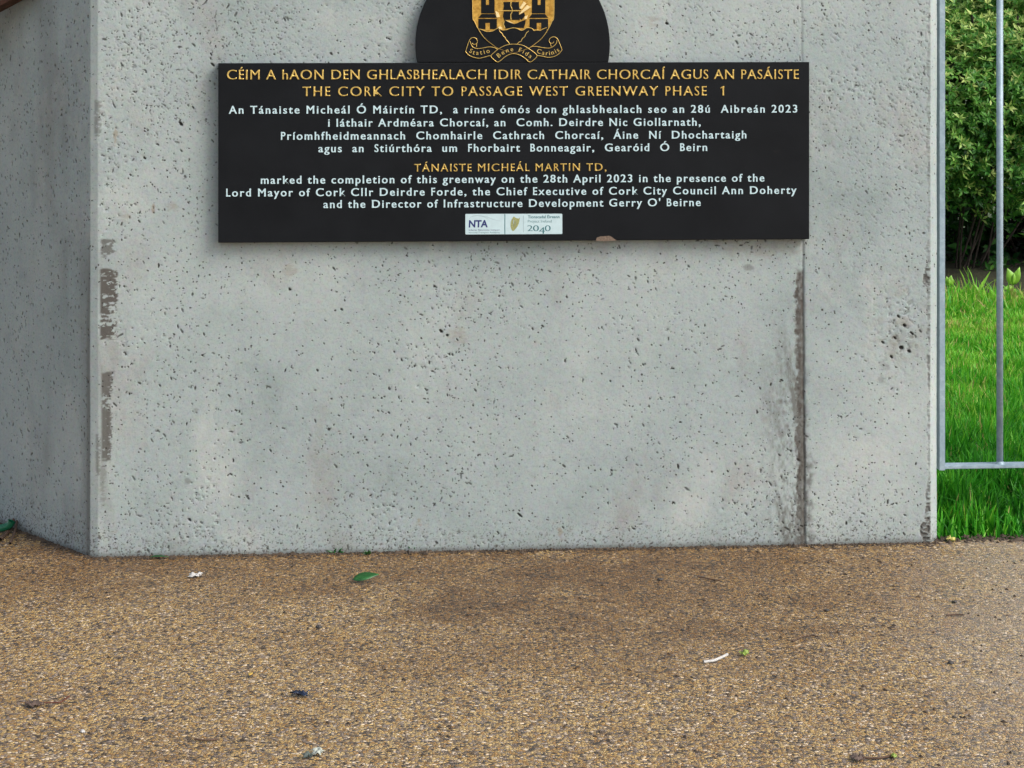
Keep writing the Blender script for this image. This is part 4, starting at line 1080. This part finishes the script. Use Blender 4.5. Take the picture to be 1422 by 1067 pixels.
twig([(14, 757), (20, 745, .006), (24, 735, .02)], .0035, 'thinner grey twig crossing the dead brown stem')
twig([(1195, 1055), (1215, 1056), (1232, 1054), (1240, 1052)], .0022, 'brown twig at the bottom edge right of centre')
on_ground('dead_leaf', scrap(20 * px_m(1056), .026, .008, 25), MAT_BROWN, 1190, 1056, 'curled dark leaf at the end of the bottom twig', 'leaf')
on_ground('leaf_scrap', scrap(9 * px_m(1053), .018, .006, 26), MAT_LIME, 1241, 1053.5, 'olive green leaf scrap at the tip of the bottom twig', 'leaf scrap')
on_ground('petal', flat_leaf(.020, .0045, .2), MAT_YEL, 348.5, 940, 'small yellow petal standing out on the gravel', 'petal', R(80), z=.006)
on_ground('fallen_leaf', scrap(12 * px_m(752), .024, .010, 28), simple('pale_yellow_leaf', (0.50, 0.45, 0.12), .6, var=.2), 1320, 752.5, 'pale yellow leaf at the corner of the wall and the grass', 'leaf')
on_ground('white_pebble', lump(.005, .005, .004, 31), MAT_PAPER, 115, 1017.5, 'single bright white pebble near the left front', 'pebble', thick=0, z=.002)
for i, (x, y, w, lab) in enumerate(((917, 806, 8, 'dark pebble in front of the wall below the plaque'), (1148, 849, 7, 'dark pebble in front of the right hand wall panel'),
        (1320, 922, 9, 'grey black pebble on the pale right side of the path'), (1066, 889, 6, 'black crumb of soil above the thin twig'), (1325, 837, 8, 'dark crumb near the grass corner'),
        (489, 992, 4, 'black round seed to the right of the blue wrapper'), (330, 935, 4, 'black crumb left of the yellow petal'), (1325, 997, 5, 'dark crumb low on the right side'),
        (948, 876, 5, 'dark crumb up and left of the white stalk'), (153, 886, 5, 'dark crumb low in front of the left wing'), (443, 872, 9, 'grey flat stone below the green leaf'), (202, 1000, 9, 'dark flat stone near the left front'))):
    m = px_m(y); on_ground('pebble', lump(w * m * .5, w * m * .45, w * m * .28, 40 + i), MAT_DARKST, x, y, lab, 'pebble', thick=0, z=.002)
# green glossy plastic at the far left, by the wing
pz = gp(6, 741); bm = bmesh.new()
ln = smooth_line([(-0.10, 0, .012), (-0.05, 0, .012), (-0.012, 0, .014), (0.012, 0.0, .022), (0.020, 0.0, .034)], 5)
me = tube_mesh([(ln, False)], 0.011, 4); me.materials.append(simple('glossy_green_plastic', (0.008, 0.10, 0.05), 0.15))
gpz = bpy.data.objects.new('plastic_bottle_neck', me); me.polygons.foreach_set('use_smooth', [True] * len(me.polygons)); gpz.location = pz; COL.objects.link(gpz)
bmx = None
tag(gpz, 'shiny dark green plastic piece lying by the left wing', 'litter')

# fine debris swept against the wall and along the grass edge: uncountable crumbs
def crumbs():
    P, Sz, Tn = [], [], []
    for _ in range(2300):                     # along the wall foot and the wing
        q = rng.random()
        if q < 0.68: u, y = rng.uniform(uL, uR), -abs(rng.exponential(0.010)) - 0.002
        elif q < 0.84:
            t = rng.uniform(0, 0.7); u, y = uL + wd.x * t - abs(rng.exponential(0.012)) * .7, wd.y * t - abs(rng.exponential(0.012)) * .7
        else: u, y = uR + rng.uniform(0, 0.9), 0.03 + rng.normal(0, 0.022)
        P.append(WM @ Vector((u, y, 0))); Sz.append(rng.uniform(.0015, .0045) * (1.5 if q > .84 else 1) * (1.8 if rng.random() < .06 else 1))
    for _ in range(800):                     # scattered over the path
        x, y = rng.uniform(0, 1422), 775 + 290 * rng.random() ** 1.2; P.append(gp(x, y)); Sz.append(rng.uniform(.0015, .0042))
    V, Fc = [], []
    for p, s in zip(P, Sz):
        a = rng.uniform(0, 6.3); e = rng.uniform(1, 2.6); b = len(V); hh = s * rng.uniform(.5, 1.1)
        for k in range(5):
            t = a + k * 1.2566; x, y = s * e * math.cos(t - a) * rng.uniform(.7, 1.2), s * math.sin(t - a) * rng.uniform(.7, 1.2)
            V.append((p.x + x * math.cos(a) - y * math.sin(a), p.y + x * math.sin(a) + y * math.cos(a), 0.0005))
        V.append((p.x, p.y, 0.001 + hh))
        for k in range(5): Fc.append((b + k, b + (k + 1) % 5, b + 5))
    o = mesh_obj('leaf_litter_crumbs', V, Fc, simple('dark_organic_crumbs', (0.06, 0.042, 0.028), 0.9, var=0.7, scale=25)); tag(o, kind='stuff')
crumbs()
